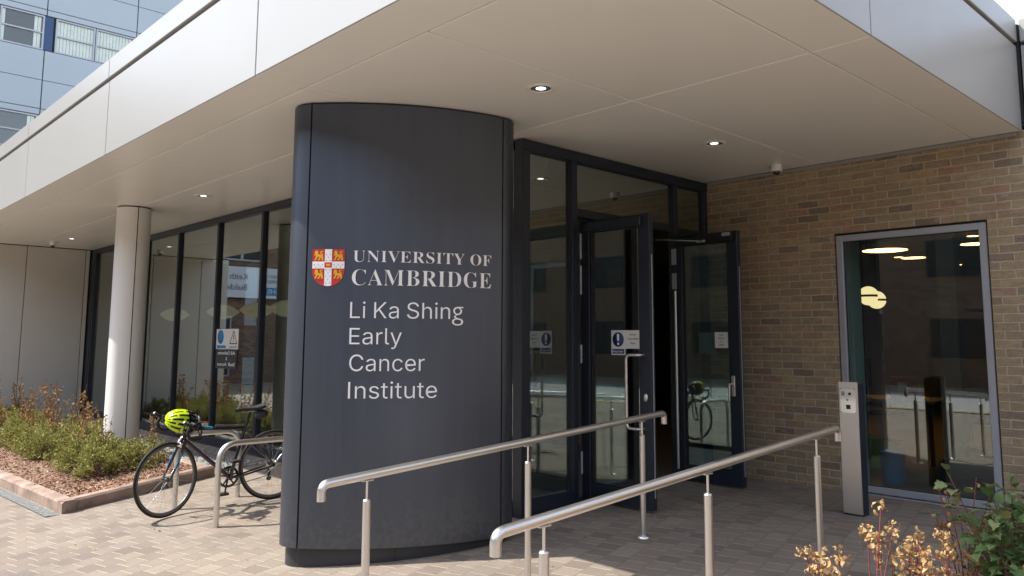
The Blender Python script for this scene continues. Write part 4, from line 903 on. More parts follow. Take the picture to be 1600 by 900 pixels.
# ------------------------------------------------------------------ bicycle
def bicycle():
    a = R(173.5)
    rear = Vector((3.79, 7.43, .002))
    t = thing('bicycle', 'black and plum drop bar road bicycle parked between the steel hoops', 'bicycle', rear)
    t.rotation_euler = (R(-2.0), R(3.0), a)      # stands on the slope
    Rw = .3345
    def wheel(cx, steer, name):
        m0 = MB(); n = 64
        pr = [(Rw-.0125+.0125*math.cos(q), .0125*math.sin(q)) for q in [2*math.pi*k/10 for k in range(10)]]
        vs = [(r*math.cos(2*math.pi*i/n), y, r*math.sin(2*math.pi*i/n)) for i in range(n) for r, y in pr]
        m0.add(vs, [(i*10+k, i*10+(k+1) % 10, ((i+1) % n)*10+(k+1) % 10, ((i+1) % n)*10+k) for i in range(n) for k in range(10)], True)
        e = bpy.data.objects.new(name, None)
        tyre = m0
        rim = MB()
        pr = [(.313, -.011), (.313, .011), (.296, .0095), (.290, .004), (.290, -.004), (.296, -.0095)]
        vs = [(r*math.cos(2*math.pi*i/n), y, r*math.sin(2*math.pi*i/n)) for i in range(n) for r, y in pr]
        rim.add(vs, [(i*6+k, i*6+(k+1) % 6, ((i+1) % n)*6+(k+1) % 6, ((i+1) % n)*6+k) for i in range(n) for k in range(6)], False)
        sp_ = MB()
        for k in range(24):
            b_ = 2*math.pi*k/24; s_ = 1 if k % 2 else -1; b2 = b_+(.5 if (k//2) % 2 else -.5)
            sp_.tube([(.018*math.cos(b2), .022*s_, .018*math.sin(b2)), (.292*math.cos(b_), .003*s_, .292*math.sin(b_))], .0011, 5, False)
        hub = MB().lathe([(.004, -.055), (.009, -.052), (.009, -.034), (.022, -.028), (.022, -.022), (.014, -.018), (.014, .018), (.022, .022), (.022, .028), (.009, .034), (.009, .052), (.004, .055)], 16, (0, 0, 0), 'Y')
        return tyre, rim, sp_, hub
    def mount(cx, steer, label=None):
        ty, ri, sp_, hu = wheel(cx, steer, 'wheel')
        w = ty.build('wheel', 'rubber', t); w.location = (cx, 0, Rw); w.rotation_euler = (0, 0, steer)
        ri.build('rim', 'rim', w); sp_.build('spokes', 'chrome', w); hu.build('hub', 'blackgloss', w)
        return w
    M['rim'] = simple('grey_machined_rim', (.16, .155, .15), .35, metal=.7)
    WB = .985
    st = R(24)
    mount(0, 0); mount(WB, st)
    BB = Vector((.415, 0, .268)); ST = Vector((.262, 0, .752)); HB = Vector((.838, 0, .672)); HT = Vector((.792, 0, .800)); RH = Vector((0, 0, Rw))
    f = MB()
    f.tube([HT+Vector((.02, 0, -.03)), ST+Vector((.01, 0, -.035))], .0165, 12)
    f.tube([BB, ST], .016, 12)
    f.tube([HB+Vector((.004, 0, -.01)), HT], .0205, 14)
    for s in (-1, 1):
        f.tube([RH+Vector((0, .058*s, 0)), BB+Vector((-.06, .03*s, 0)), BB], .0095, 8)
        f.tube([RH+Vector((0, .058*s, 0)), ST+Vector((-.01, .018*s, -.05))], .0075, 8)
    f.lathe([(.021, -.036), (.021, .036)], 16, tuple(BB), 'Y')
    f.build('frame', 'blackgloss', t)
    dt = MB().tube([HB+Vector((.0, 0, .012)), BB+Vector((.01, 0, .012))], .0205, 14); dt.build('down_tube', 'purple', t)
    # steered front end: fork, stem, bars in a frame pivoting about the steering axis
    ax = (HT-HB).normalized()
    rotm = Matrix.Translation(HB) @ Matrix.Rotation(st, 4, ax) @ Matrix.Translation(-HB)
    FH = Vector((WB, 0, Rw))
    def fb(mb, name, m_, par=None):
        mb.xf(rotm); return mb.build(name, m_, par or t)
    fk = MB()
    crown = HB-ax*.012
    fk.tube([crown+Vector((0, -.03, 0)), crown+Vector((0, .03, 0))], .016, 10)
    fork_end = FH
    # fork blades meet the hub of the steered wheel
    inv = rotm.inverted()
    hubw = Vector((WB, 0, Rw)); sd = Matrix.Rotation(st, 4, 'Z')
    for s in (-1, 1):
        e = inv @ (hubw+(sd @ Vector((0, .052*s, 0))))
        fk.tube([crown+Vector((0, .033*s, 0)), (crown+Vector((0, .04*s, 0))).lerp(e, .6)+Vector((-.012, 0, 0)), e], .0125, 10, r1=.008)
    FK = fb(fk, 'fork', 'blackgloss')
    for s in (-1, 1):
        e = inv @ (hubw+(sd @ Vector((0, .052*s, 0)))); c0 = crown+Vector((0, .033*s, 0))
        d_ = MB().tube([c0.lerp(e, .28)+Vector((.004, .012*s, 0)), c0.lerp(e, .7)+Vector((.002, .010*s, 0))], .006, 8); fb(d_, 'fork_stripe', 'bluepaint', FK)
    bk_ = MB().box(crown.x+.02, crown.x+.045, -.03, .03, crown.z-.045, crown.z+.0, .006); bk_.tube([crown+Vector((.035, 0, 0)), crown+Vector((.03, 0, .05))], .004, 6); fb(bk_, 'front_brake', 'chrome')
    SB = HT+ax*.045; SF = SB+Vector((.092, 0, .018))
    sm_ = MB().tube([HT, SB+ax*.01], .017, 12); sm_.tube([SB, SF], .0165, 12); fb(sm_, 'stem', 'blackgloss')
    hb = MB()
    for s in (-1, 1):
        p = fillet([SF+Vector((0, 0, 0)), SF+Vector((0, .205*s, 0)), SF+Vector((.085, .212*s, -.005)), SF+Vector((.098, .215*s, -.07)), SF+Vector((.05, .218*s, -.128)), SF+Vector((-.045, .22*s, -.13))], .045, 5)
        hb.tube(p, .0145, 10)
    HBO = fb(hb, 'handlebar', 'rubber')
    for s in (-1, 1):
        q = SF+Vector((.085, .212*s, 0))
        lv = MB().tube([q+Vector((-.02, 0, .01)), q+Vector((.03, 0, .03)), q+Vector((.055, 0, .055))], .016, 10, r1=.012)
        lv.tube([q+Vector((.04, 0, .03)), q+Vector((.06, 0, -.03)), q+Vector((.045, 0, -.09))], .006, 6); fb(lv, 'brake_lever', 'blackgloss', HBO)
    for s in (-1, 1):
        c_ = MB().tube(fillet([SF+Vector((.06, .2*s, .03)), SF+Vector((.12, .12*s, -.02)), HB+Vector((.06, .02*s, .05)), HB+Vector((-.03, .0, -.02))], .06, 5), .0025, 6); fb(c_, 'cable', 'rubber', HBO)
    # saddle and post
    SD = ST+Vector((-.045, 0, .135))
    MB().tube([ST-Vector((0, 0, .01)), SD-Vector((0, 0, .02))], .0136, 12).build('seat_post', 'blackgloss', t)
    sa = MB(); prof = [(-.13, .062, .022), (-.10, .071, .012), (-.05, .058, .004), (.0, .034, .0), (.06, .022, .0), (.12, .018, .0), (.142, .010, -.008)]
    n = 9; vs = []
    for x, w, dz in prof:
        for k in range(n):
            q = math.pi*k/(n-1); vs.append((SD.x+x, w*math.cos(q), SD.z+dz+.010+.020*max(0,math.sin(q))**.7-(.012 if k in (0, n-1) else 0)))
    fs = [(i*n+k, i*n+k+1, (i+1)*n+k+1, (i+1)*n+k) for i in range(len(prof)-1) for k in range(n-1)]
    fs += [(i*n, (i+1)*n, (i+1)*n+n-1, i*n+n-1) for i in range(len(prof)-1)]
    sa.add(vs, fs, True)
    SA = sa.build('saddle', 'rubber', t)
    rl = MB()
    for s in (-1, 1): rl.tube([SD+Vector((-.10, .02*s, .014)), SD+Vector((-.05, .022*s, -.018)), SD+Vector((.06, .022*s, -.014)), SD+Vector((.11, .006*s, .008))], .0035, 6)
    rl.build('saddle_rail', 'chrome', SA)
    bg_ = MB().lathe([(.0, -.06), (.03, -.055), (.042, -.02), (.044, .02), (.03, .055), (0, .06)], 14, (SD.x-.105, 0, SD.z-.05), 'X'); bg_.build('saddle_bag', 'bag', t)
    MB().lathe([(.018, -.01), (.018, .012), (.0, .013)], 12, (SD.x-.165, 0, SD.z-.045), 'X').build('rear_lamp', 'red', t)
    # drivetrain on the right-hand side of the rider (y negative)
    def ringm(r0, r1, y0, y1, c, n=40, teeth=0):
        m_ = MB(); vs = []
        for i in range(n):
            q = 2*math.pi*i/n; rr = r1+(.004 if teeth and i % 2 else 0)
            for r_, y_ in ((r0, y0), (rr, y0), (rr, y1), (r0, y1)): vs.append((c.x+r_*math.cos(q), c.y+y_, c.z+r_*math.sin(q)))
        m_.add(vs, [(i*4+k, i*4+(k+1) % 4, ((i+1) % n)*4+(k+1) % 4, ((i+1) % n)*4+k) for i in range(n) for k in range(4)]); return m_
    CR = ringm(.078, .098, -.048, -.044, BB, 48, 1)
    for k in range(5):
        q = 2*math.pi*k/5+.3; CR.tube([BB+Vector((0, -.046, 0)), BB+Vector((.082*math.cos(q), -.046, .082*math.sin(q)))], .008, 6)
    CRO = CR.build('chainring', 'blackgloss', t)
    for s, q in ((-1, R(-80)), (1, R(100))):
        e = BB+Vector((.17*math.cos(q), .062*s, .17*math.sin(q)))
        ck = MB().tube([BB+Vector((0, .05*s, 0)), e], .0115, 8, r1=.008); CK = ck.build('crank', 'blackgloss', t)
        pd = MB().box(e.x-.045, e.x+.045, e.y, e.y+.075*s, e.z-.012, e.z+.012, .005); pd.build('pedal', 'rubber', CK)
    cs = ringm(.02, .046, -.044, -.022, RH, 32, 1); cs.build('cassette', 'chrome', t)
    chn = MB()
    for r0_, r1_ in ((.098, .046), (-.098, -.046)): chn.tube([BB+Vector((0, -.046, r0_)), RH+Vector((0, -.034, r1_ if r1_ > 0 else -.10))], .0045, 6)
    chn.build('chain', 'rim', t)
    rd = MB().tube([RH+Vector((0, -.05, -.02)), RH+Vector((.03, -.05, -.07)), RH+Vector((.02, -.04, -.135))], .012, 8)
    for zz in (-.075, -.135): rd.lathe([(.002, -.045), (.024, -.044), (.024, -.036), (.002, -.035)], 14, (RH.x+.024, 0, RH.z+zz), 'Y')
    rd.build('derailleur', 'blackgloss', t)
    rbk = MB().box(.205, .225, -.028, .028, .655, .70, .005); rbk.build('rear_brake', 'blackgloss', t)
    lkx = MB()
    pts = [Vector((.70+.0, .03+.055*math.cos(q), .755+.055*math.sin(q))) for q in [2*math.pi*k/24 for k in range(24)]]
    lkx.tube(pts, .008, 8, closed=True); lkx.tube([Vector((.76, .02, .76)), Vector((.66, .025, .765))], .017, 10)
    lkx.build('cable_lock', 'rubber', t)
    lb = MB().tube([HT+Vector((-.11, 0, -.030)), HT+Vector((-.21, 0, -.048))], .0172, 12); lb.build('top_tube_decal', 'bluepaint', t)
    sd_ = MB().tube([HT+Vector((-.24, .002, -.026)), HT+Vector((-.50, .002, -.055))], .0085, 8); sd_.build('frame_pump', 'rim', t)
    bt = MB().lathe([(.0, -.07), (.02, -.065)], 10, (0, 0, 0)); 
    return t
BK = bicycle()

# helmet hanging on the handlebar
def helmet():
    t = thing('bicycle_helmet', 'fluorescent yellow and black vented helmet hung on the bicycle handlebar', 'helmet', (2.885, 7.46, .80))
    t.rotation_euler = (R(-52), R(-12), R(186))
    A, B, H_ = .160, .118, .135
    def pt(u, v, k=1.0):          # u along -1..1 front = +x, v across 0..pi
        x = A*math.sin(u*math.pi/2); c = max(0,math.cos(u*math.pi/2))**.75
        return Vector((x*k, B*c*math.cos(v)*k, (H_*c*max(0,math.sin(v))**.85-.02)*k+.0))
    n, m = 26, 22
    c = MB(); vs = [pt(-.98+1.96*i/n, math.pi*j/m, .86) for i in range(n+1) for j in range(m+1)]
    c.add(vs, [(i*(m+1)+j, (i+1)*(m+1)+j, (i+1)*(m+1)+j+1, i*(m+1)+j+1) for i in range(n) for j in range(m)], True)
    c.build('liner', 'rubber', t)
    sh = MB(); bkp = MB()
    lanes = 8
    for l in range(lanes):
        v0 = math.pi*(l+.07)/lanes; v1 = math.pi*(l+.56)/lanes
        k_ = 22
        for i in range(k_):
            u0 = -.97+1.94*i/k_; u1 = -.97+1.94*(i+1)/k_
            tgt = sh if u0 > -.05 else bkp
            w0, w1 = v0, v1
            if (i+3*(l % 2)) % 6 == 0 and 2 < i < k_-2: w1 = math.pi*(l+1.07)/lanes        # bridges between the ribs
            q = [pt(u0, w0, 1.0), pt(u1, w0, 1.0), pt(u1, w1, 1.0), pt(u0, w1, 1.0)]
            r_ = [pt(u0, w0, .92), pt(u1, w0, .92), pt(u1, w1, .92), pt(u0, w1, .92)]
            tgt.add(q+r_, [(0, 1, 2, 3), (0, 4, 5, 1), (1, 5, 6, 2), (2, 6, 7, 3), (3, 7, 4, 0)])
    hang_ = sh.build('shell', 'neon', t); bkp.build('rear_shell', 'blackgloss', t)
    s_ = MB()
    for y in (-.085, .085): s_.tube([Vector((.03, y, -.01)), Vector((.0, y*.75, -.10)), Vector((-.02, 0, -.15))], .006, 6)
    s_.build('chin_strap', 'rubber', t)
    MB().lathe([(.0, -.012), (.035, -.010), (.042, .0), (.03, .012), (0, .014)], 16, (-.115, 0, .055), 'X').build('rear_badge', 'alu', t)
helmet()

# ------------------------------------------------------------------ access post
t = thing('access_post', 'slim stainless access post with a camera and card reader panel', 'access post', (6.72, 2.96, .135))
b = MB().box(6.66, 6.675, 2.883, 3.042, .15, 1.222, .002); wpart(b, 'front_plate', 'steel', t)
b = MB().box(6.6755, 6.79, 2.884, 3.041, .135, 1.205, .003); wpart(b, 'post_body', 'frame', t)
b = MB().box(6.652, 6.6595, 2.897, 3.028, .965, 1.17, .002); PN = wpart(b, 'intercom_panel', 'chrome', t)
c = MB().lathe([(.0, -.004), (.012, -.0035), (.012, 0)], 14, (6.652, 2.945, 1.125), 'X')
for i in range(3): wsub(MB().box(6.650, 6.6518, 2.990+.009*i, 2.994+.009*i, 1.108, 1.142), 'speaker_slot', 'ink', PN)
wsub(c, 'camera', 'ink', PN)
b = MB().lathe([(.0, -.003), (.009, -.003), (.009, 0)], 14, (6.652, 2.965, 1.075), 'X'); wsub(b, 'call_button', 'alu', PN)
wsub(MB().box(6.6495, 6.6518, 2.942, 2.978, .998, 1.034, .001), 'card_reader', 'ink', PN)
for y, z in ((2.905, .973), (3.02, .973), (2.905, 1.162), (3.02, 1.162)): wsub(MB().lathe([(0, -.002), (.004, -.0015), (.004, 0)], 8, (6.652, y, z), 'X'), 'screw', 'ink', PN)

# ------------------------------------------------------------------ ceiling lights and cameras
def downlight(x, y, label):
    t = thing('downlight', label, 'ceiling light', (x, y, ZS), 0, 'recessed lights in the canopy soffit')
    MB().lathe([(.072, -.0012), (.074, -.007), (.100, -.007), (.104, -.001)], 40, cap=False).build('trim_ring', 'white', t)
    MB().lathe([(.072, -.0035), (.055, -.0020), (.036, -.0016)], 40, cap=False).build('reflector', 'chrome', t)
    MB().lathe([(.0, -.0035), (.030, -.0032), (.036, -.0012)], 24).build('lamp', 'downlamp', t)
downlight(3.883, 3.829, 'round recessed soffit light just right of the pillar top, nearest the camera')
downlight(6.124, 3.842, 'round recessed soffit light in front of the entrance doors')
downlight(3.879, 9.725, 'round recessed soffit light beyond the pillar, in front of the long glazing')
downlight(3.905, 15.60, 'round recessed soffit light close to the pale end wall')
def dome(x, y, label):
    t = thing('dome_camera', label, 'security camera', (x, y, ZS), 0, 'white dome cameras under the soffit')
    MB().lathe([(.055, -.001), (.058, -.012), (.058, -.055), (.050, -.066), (.0, -.067)], 28).build('housing', 'white', t)
    MB().lathe([(.036, -.064), (.035, -.080), (.024, -.096), (.0, -.102)], 24).build('lens_dome', 'blackgloss', t)
dome(7.342, 3.895, 'white dome security camera near the top of the brick wall')
dome(3.798, 16.38, 'white dome security camera near the pale end wall')

# ------------------------------------------------------------------ signs on glass
def sign_x(x, y_left, z_top, facing=-1):
    """sign in a plane X = x seen from -X: local right = -Y"""
    return lambda sx, sz, d=0: (x-d, y_left-sx, z_top+sz)
t = thing('door_sign', 'white and blue access controlled door sign on the open outer door', 'sign', (5.538, 4.42, 1.55))
pl_ = sign_x(5.5395, 4.575, 1.650)
wpart(MB().box(5.536, 5.5395, 4.418, 4.575, 1.432, 1.650), 'board', 'paper', t)
wpart(MB().box(5.5365, 5.5395, 4.252, 4.4175, 1.488, 1.648), 'board', 'paper', t)
b = MB().lathe([(0, -.001), (.064, -.001), (.064, 0)], 40, (5.5358, 4.497, 1.568), 'X'); wpart(b, 'mandatory_disc', 'navy', t)
b = MB(); b.prism([(4.497-.011, 1.585), (4.497+.011, 1.585), (4.497+.013, 1.605), (4.497+.008, 1.617), (4.497-.008, 1.617), (4.497-.013, 1.605), ], 0, 1)
b = MB(); pr = [(4.497-.0105, 1.555), (4.497+.0105, 1.555), (4.497+.0135, 1.608), (4.497+.008, 1.618), (4.497-.008, 1.618), (4.497-.0135, 1.608)]
b.add([(5.5341, y, z) for y, z in pr], [tuple(range(6))]); b.lathe([(0, -.0017), (.0125, -.0017), (.0125, 0)], 16, (5.5358, 4.497, 1.530), 'X'); wpart(b, 'exclamation_mark', 'letter', t)
wpart(MB().box(5.5346, 5.5357, 4.430, 4.563, 1.443, 1.484), 'blue_plate', 'navy', t)
b = MB(); text_on(b, 'Keep clear', lambda x, y, d: (5.5343-d, 4.558-x, 1.455+y), width=.118, height=.019); wpart(b, 'lettering', 'letter', t)
for i, s in enumerate(('Access', 'Controlled', 'Door')):
    b = MB(); text_on(b, s, lambda x, y, d: (5.5362-d, 4.3345-x, y), height=.018, y=1.603-i*.037, align='CENTER'); wpart(b, 'lettering', 'ink', t)
t = thing('push_button_notice', 'small white push button notice on the glass of the inner door', 'notice', (7.02, 4.38, 1.57))
wpart(MB().box(7.018, 7.021, 4.305, 4.455, 1.49, 1.648), 'board', 'paper', t)
for i, s in enumerate(('Push', 'Button', 'to', 'Open')):
    b = MB(); text_on(b, s, lambda x, y, d: (7.0178-d, 4.38-x, y), height=.017, y=1.613-i*.033, align='CENTER'); wpart(b, 'lettering', 'ink', t)
tag(MB().box(7.038, 7.040, 4.445, 4.66, 1.425, 1.645).build('paper_sheet', 'paper'), 'plain pale sheet stuck behind the glass beside the push button notice', 'paper sheet')
# sign reflection in the far glazing, built as a board with mirrored lettering
t = thing('reflected_sign', 'reflection of a white and grey safety sign, built as a board with reversed lettering on the long glazing', 'sign', (4.752, 10.75, 1.42))
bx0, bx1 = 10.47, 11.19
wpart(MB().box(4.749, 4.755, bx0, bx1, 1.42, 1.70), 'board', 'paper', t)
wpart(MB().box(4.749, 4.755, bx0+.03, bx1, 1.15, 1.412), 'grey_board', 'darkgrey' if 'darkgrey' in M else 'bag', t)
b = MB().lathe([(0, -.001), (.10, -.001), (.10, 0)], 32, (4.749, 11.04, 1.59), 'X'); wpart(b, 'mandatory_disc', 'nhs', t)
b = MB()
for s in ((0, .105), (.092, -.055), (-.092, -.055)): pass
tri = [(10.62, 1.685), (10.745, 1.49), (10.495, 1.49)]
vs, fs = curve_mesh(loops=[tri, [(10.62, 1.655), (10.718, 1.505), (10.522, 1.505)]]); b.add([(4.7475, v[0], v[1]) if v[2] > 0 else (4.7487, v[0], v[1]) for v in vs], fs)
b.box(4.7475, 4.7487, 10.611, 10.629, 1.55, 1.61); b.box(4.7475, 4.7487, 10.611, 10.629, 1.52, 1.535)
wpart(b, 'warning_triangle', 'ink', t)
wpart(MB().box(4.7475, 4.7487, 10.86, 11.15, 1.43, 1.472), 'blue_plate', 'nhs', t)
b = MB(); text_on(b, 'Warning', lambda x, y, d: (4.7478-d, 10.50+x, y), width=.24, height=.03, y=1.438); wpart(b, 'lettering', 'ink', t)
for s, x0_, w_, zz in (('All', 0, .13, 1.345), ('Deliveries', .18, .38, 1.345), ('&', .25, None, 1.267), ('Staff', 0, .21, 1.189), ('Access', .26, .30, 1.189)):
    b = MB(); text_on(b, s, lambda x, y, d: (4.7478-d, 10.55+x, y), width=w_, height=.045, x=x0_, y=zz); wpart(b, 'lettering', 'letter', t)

# ------------------------------------------------------------------ plants
def leafcard(mb, c, d, up_, L_, W_, fold=.25):
    """one folded leaf: two quads sharing a midrib"""
    d = d.normalized(); s = d.cross(up_)
    if s.length < 1e-4: s = Vector((1, 0, 0))
    s.normalize(); n = s.cross(d)
    a, b = c, c+d*L_; m = c+d*L_*.45-n*0
    mb.add([a, m+s*W_/2+n*fold*W_, b, m-s*W_/2+n*fold*W_, m], [(0, 4, 1), (4, 2, 1), (0, 3, 4), (4, 3, 2)])
def rdir(zmin=-.3):
    while True:
        v = Vector((random.uniform(-1, 1), random.uniform(-1, 1), random.uniform(zmin, 1)))
        if .1 < v.length < 1: return v.normalized()
def hebe_mesh(seed, nl=2000, rx=.29, h=.37):
    random.seed(seed)
    lf = MB(); st_ = MB()
    tips = []
    for _ in range(52):
        d = rdir(-.05); rr = random.uniform(.7, 1.08)
        tip = Vector((d.x*rx*rr, d.y*rx*rr, .06+abs(d.z)*(h-.06)*rr)); tips.append(tip)
        st_.tube([Vector((d.x*.03, d.y*.03, 0)), Vector((tip.x*.55, tip.y*.55, tip.z*.5)), tip], .0045, 4, False, r1=.0018)
    for _ in range(nl):
        tp = random.choice(tips); k = random.uniform(.45, 1.03)
        base = Vector((tp.x*k, tp.y*k, tp.z*(.35+.65*k)))+Vector((random.gauss(0, .018), random.gauss(0, .018), random.gauss(0, .016)))
        if base.z < .015: base.z = .015
        out = (tp+Vector((0, 0, .05))).normalized()
        leafcard(lf, base, out*.7+rdir(-.6)*.9, rdir(0), random.uniform(.022, .040), random.uniform(.012, .021))
    return lf, st_
hebes = []
for sd in (3, 11, 23):
    lf, st_ = hebe_mesh(sd)
    t = thing('green_shrub', 'low yellow green small leaved shrub in the mulched planting bed', 'shrub', (0, 0, 0), 0, 'small leaved shrubs of the planting bed')
    lf.build('foliage', 'hebe', t); st_.build('stems', 'stem_brown', t)
    hebes.append(t)
random.seed(5)
spots = []
for j in range(17):
    y = 9.78+j*.44
    for i, x in enumerate((2.86, 3.22, 3.6)):
        if j == 0 and i == 2: continue
        xx, yy = x+random.uniform(-.07, .07)-.03*(y-9.8)*.5, y+random.uniform(-.08, .08)+i*.06
        if math.hypot(xx-cx_, yy-cy_) < .36: continue
        if random.random() < (.10 if i < 2 else .35): continue
        spots.append((xx, yy))
used = set()
for k, (x, y) in enumerate(spots):
    v = k % 3
    o = hebes[v] if v not in used else copytree(hebes[v]); used.add(v)
    o.location = (x, y, soil_z(x, y)-.01); o.rotation_euler = (0, 0, random.uniform(0, 6.28)); s = random.uniform(.82, 1.15); o.scale = (s, s, s*random.uniform(.85, 1.1))

def dried_mesh(seed, h=.75, ns=9, leaf='dryleaf2', spread=.2, dens=1.0):
    random.seed(seed); st_ = MB(); lf = MB()
    for i in range(ns):
        d = rdir(.2); hh = h*random.uniform(.6, 1.05); q = Vector((d.x*spread*random.uniform(.5, 1.3), d.y*spread*random.uniform(.5, 1.3), hh))
        mid = q*.5+Vector((random.gauss(0, .02), random.gauss(0, .02), 0)); mid.x *= .7; mid.y *= .7
        st_.tube([Vector((d.x*.02, d.y*.02, 0)), mid, q], .0045, 5, False, r1=.002)
        for _ in range(int(17*dens)):
            k = random.uniform(.25, 1.0); b = mid.lerp(q, (k-.5)*2) if k > .5 else Vector().lerp(mid, k*2)
            leafcurl(lf, b+rdir(-1)*.012, rdir(-.8), random.uniform(.026, .060))
    return lf, st_
def leafcurl(mb, c, d, L_):
    """withered leaf: a strip that curls on itself"""
    s = d.cross(rdir(-1)).normalized(); n = s.cross(d); W_ = L_*random.uniform(.3, .55); curl = random.uniform(.6, 2.4)
    vs = []; p = Vector(c)
    for i in range(5):
        a = curl*i/4*1.5; dd = d*math.cos(a)+n*math.sin(a)
        w = W_*(.35, .9, 1.0, .75, .15)[i]*.5
        jit = n*random.gauss(0, .12*L_)
        vs += [p+s*w+jit, p-s*w-jit*.6]; p = p+dd*L_/4
    mb.add(vs, [(2*i, 2*i+1, 2*i+3, 2*i+2) for i in range(4)])
dr_ = []
for sd in (41, 52):
    lf, st_ = dried_mesh(sd)
    t = thing('dried_plant', 'withered brown perennial standing above the green shrubs of the bed', 'plant', (0, 0, 0), 0, 'withered plants of the planting bed')
    lf.build('leaves', 'dryleaf2', t); st_.build('stems', 'stem_brown', t); dr_.append(t)
random.seed(9)
dspots = [(2.95, 10.9, .8), (3.35, 11.9, .95), (3.05, 12.4, .9), (3.5, 12.9, 1.1), (3.0, 13.3, 1.0), (3.4, 13.9, 1.15), (2.8, 14.2, 1.0), (3.2, 14.8, 1.2), (3.6, 15.2, 1.1), (2.9, 15.6, 1.15), (3.4, 16.2, 1.1), (3.72, 10.55, .75), (3.25, 10.75, .85)]
for k, (x, y, s) in enumerate(dspots):
    o = dr_[k % 2] if k < 2 else copytree(dr_[k % 2])
    o.location = (x, y, soil_z(x, y)); o.rotation_euler = (0, 0, random.uniform(0, 6.28)); o.scale = (s, s, s)

# litter blown over the paving
lt = MB()
for _ in range(150):
    x, y = random.choice([(random.uniform(.6, 4.6), random.uniform(4.6, 10)), (random.uniform(2.2, 7.3), random.uniform(2.0, 4.6))])
    if abs(x-3.5) < .95 and 4.3 < y < 5.7: continue
    if x > 2.15 and y > 8.4: continue
    leafcurl(lt, Vector((x, y, ground(x, y)+.006)), Vector((random.uniform(-1, 1), random.uniform(-1, 1), .1)).normalized(), random.uniform(.008, .026))
tag(lt.build('leaf_litter', 'dryleaf'), kind='stuff')
# foreground bed beside the ramp
fbm = MB()
nx, ny = 14, 8
for i in range(nx+1):
    for j in range(ny+1):
        x = 2.55+3.2*i/nx; y = .35+1.45*j/ny
        fbm.v.append((x, y, ground(x, y)+.012+(.03*math.sin(x*6)*math.sin(y*7) if 0 < i < nx and 0 < j < ny else -.01)+.02))
fbm.f = [(i*(ny+1)+j, (i+1)*(ny+1)+j, (i+1)*(ny+1)+j+1, i*(ny+1)+j+1) for i in range(nx) for j in range(ny)]
fbm.mi = [0]*len(fbm.f); fbm.sm = [True]*len(fbm.f)
struct('ramp_side_bed', fbm, 'soil')
def tuft(lf, c, n, r, lmin=.018, lmax=.042):
    for _ in range(n):
        leafcurl(lf, c+Vector((random.gauss(0, r), random.gauss(0, r), random.gauss(0, r*1.1))), rdir(-.9), random.uniform(lmin, lmax))
def dead_plant(base, tips, label, seed):
    random.seed(seed)
    bz = ground(*base)+.03
    t = thing('dead_shrub', label, 'plant', (*base, bz), 0, 'dead plants beside the ramp')
    st_ = MB(); lf = MB(); B0_ = Vector((0, 0, 0))
    for tx, ty, tz, n in tips:
        q = Vector((tx-base[0], ty-base[1], tz-bz)); mid = q*.55+Vector((random.gauss(0, .02), random.gauss(0, .02), .03))
        st_.tube([B0_+Vector((random.gauss(0, .02), random.gauss(0, .02), -.02)), mid*.6, mid, q-Vector((0, 0, .01))], .0055, 6, True, r1=.0026)
        tuft(lf, q, n, .017)
        for k in range(3):
            p = mid.lerp(q, random.uniform(0, .85)); e = p+Vector((random.gauss(0, .03), random.gauss(0, .03), random.uniform(.0, .05)))
            st_.tube([p, e], .0022, 4); tuft(lf, e, int(n*.3), .012)
    lf.build('leaves', 'dryleaf', t); st_.build('stems', 'stem', t)
dead_plant((3.42, 1.46), [(3.40, 1.397, .886, 12), (3.421, 1.466, .775, 20), (3.457, 1.438, .735, 26), (3.551, 1.414, .765, 16)], 'dead straw coloured plant with one tall bare shoot, in front of the near handrail', 61)
dead_plant((3.22, 1.56), [(3.145, 1.597, .712, 16), (3.136, 1.539, .691, 20), (3.346, 1.553, .668, 22), (3.218, 1.541, .631, 24)], 'dead straw coloured plant lowest and farthest left beside the ramp', 62)
dead_plant((3.50, 1.30), [(3.447, 1.314, .715, 28), (3.431, 1.26, .70, 30), (3.47, 1.30, .64, 26), (3.44, 1.29, .77, 12)], 'dead straw coloured plant with dense crisp clusters and red stems', 63)
dead_plant((3.76, 1.26), [(3.771, 1.283, .725, 26), (3.788, 1.278, .655, 26), (3.784, 1.411, .701, 10)], 'dead straw coloured plant on a red stem just in front of the green bush', 64)
def lobed_leaf(mb, c, d, up_, S):
    d = d.normalized(); s = d.cross(up_)
    if s.length < 1e-3: s = Vector((1, 0, 0))
    s.normalize(); n = s.cross(d)
    sh = [(0, 0), (.12, -.05), (.34, .06), (.30, .22), (.52, .38), (.34, .50), (.38, .68), (.18, .74), (0, 1.02)]
    droop = lambda x, y: -.35*y*y*S+abs(x)*.35*S
    R_ = [c+s*x*S+d*y*S+n*droop(x, y) for x, y in sh]; L_ = [c-s*x*S+d*y*S+n*droop(x, y) for x, y in sh]
    mid = [c+d*y*S+n*droop(0, y) for x, y in sh]
    vs = mid+R_[1:-1]+L_[1:-1]; k = len(sh); m_ = k-2
    fs = []
    for i in range(k-1):
        r0 = 0 if i == 0 else k+i-1; r1 = k-1 if i == k-2 else k+i
        l0 = 0 if i == 0 else k+m_+i-1; l1 = k-1 if i == k-2 else k+m_+i
        f = [i, r0, r1, i+1]; g_ = [i, i+1, l1, l0]
        for q in (f, g_):
            q2 = [a for j, a in enumerate(q) if a not in q[:j]]
            if len(q2) > 2: fs.append(tuple(q2))
    mb.add(vs, fs, True)
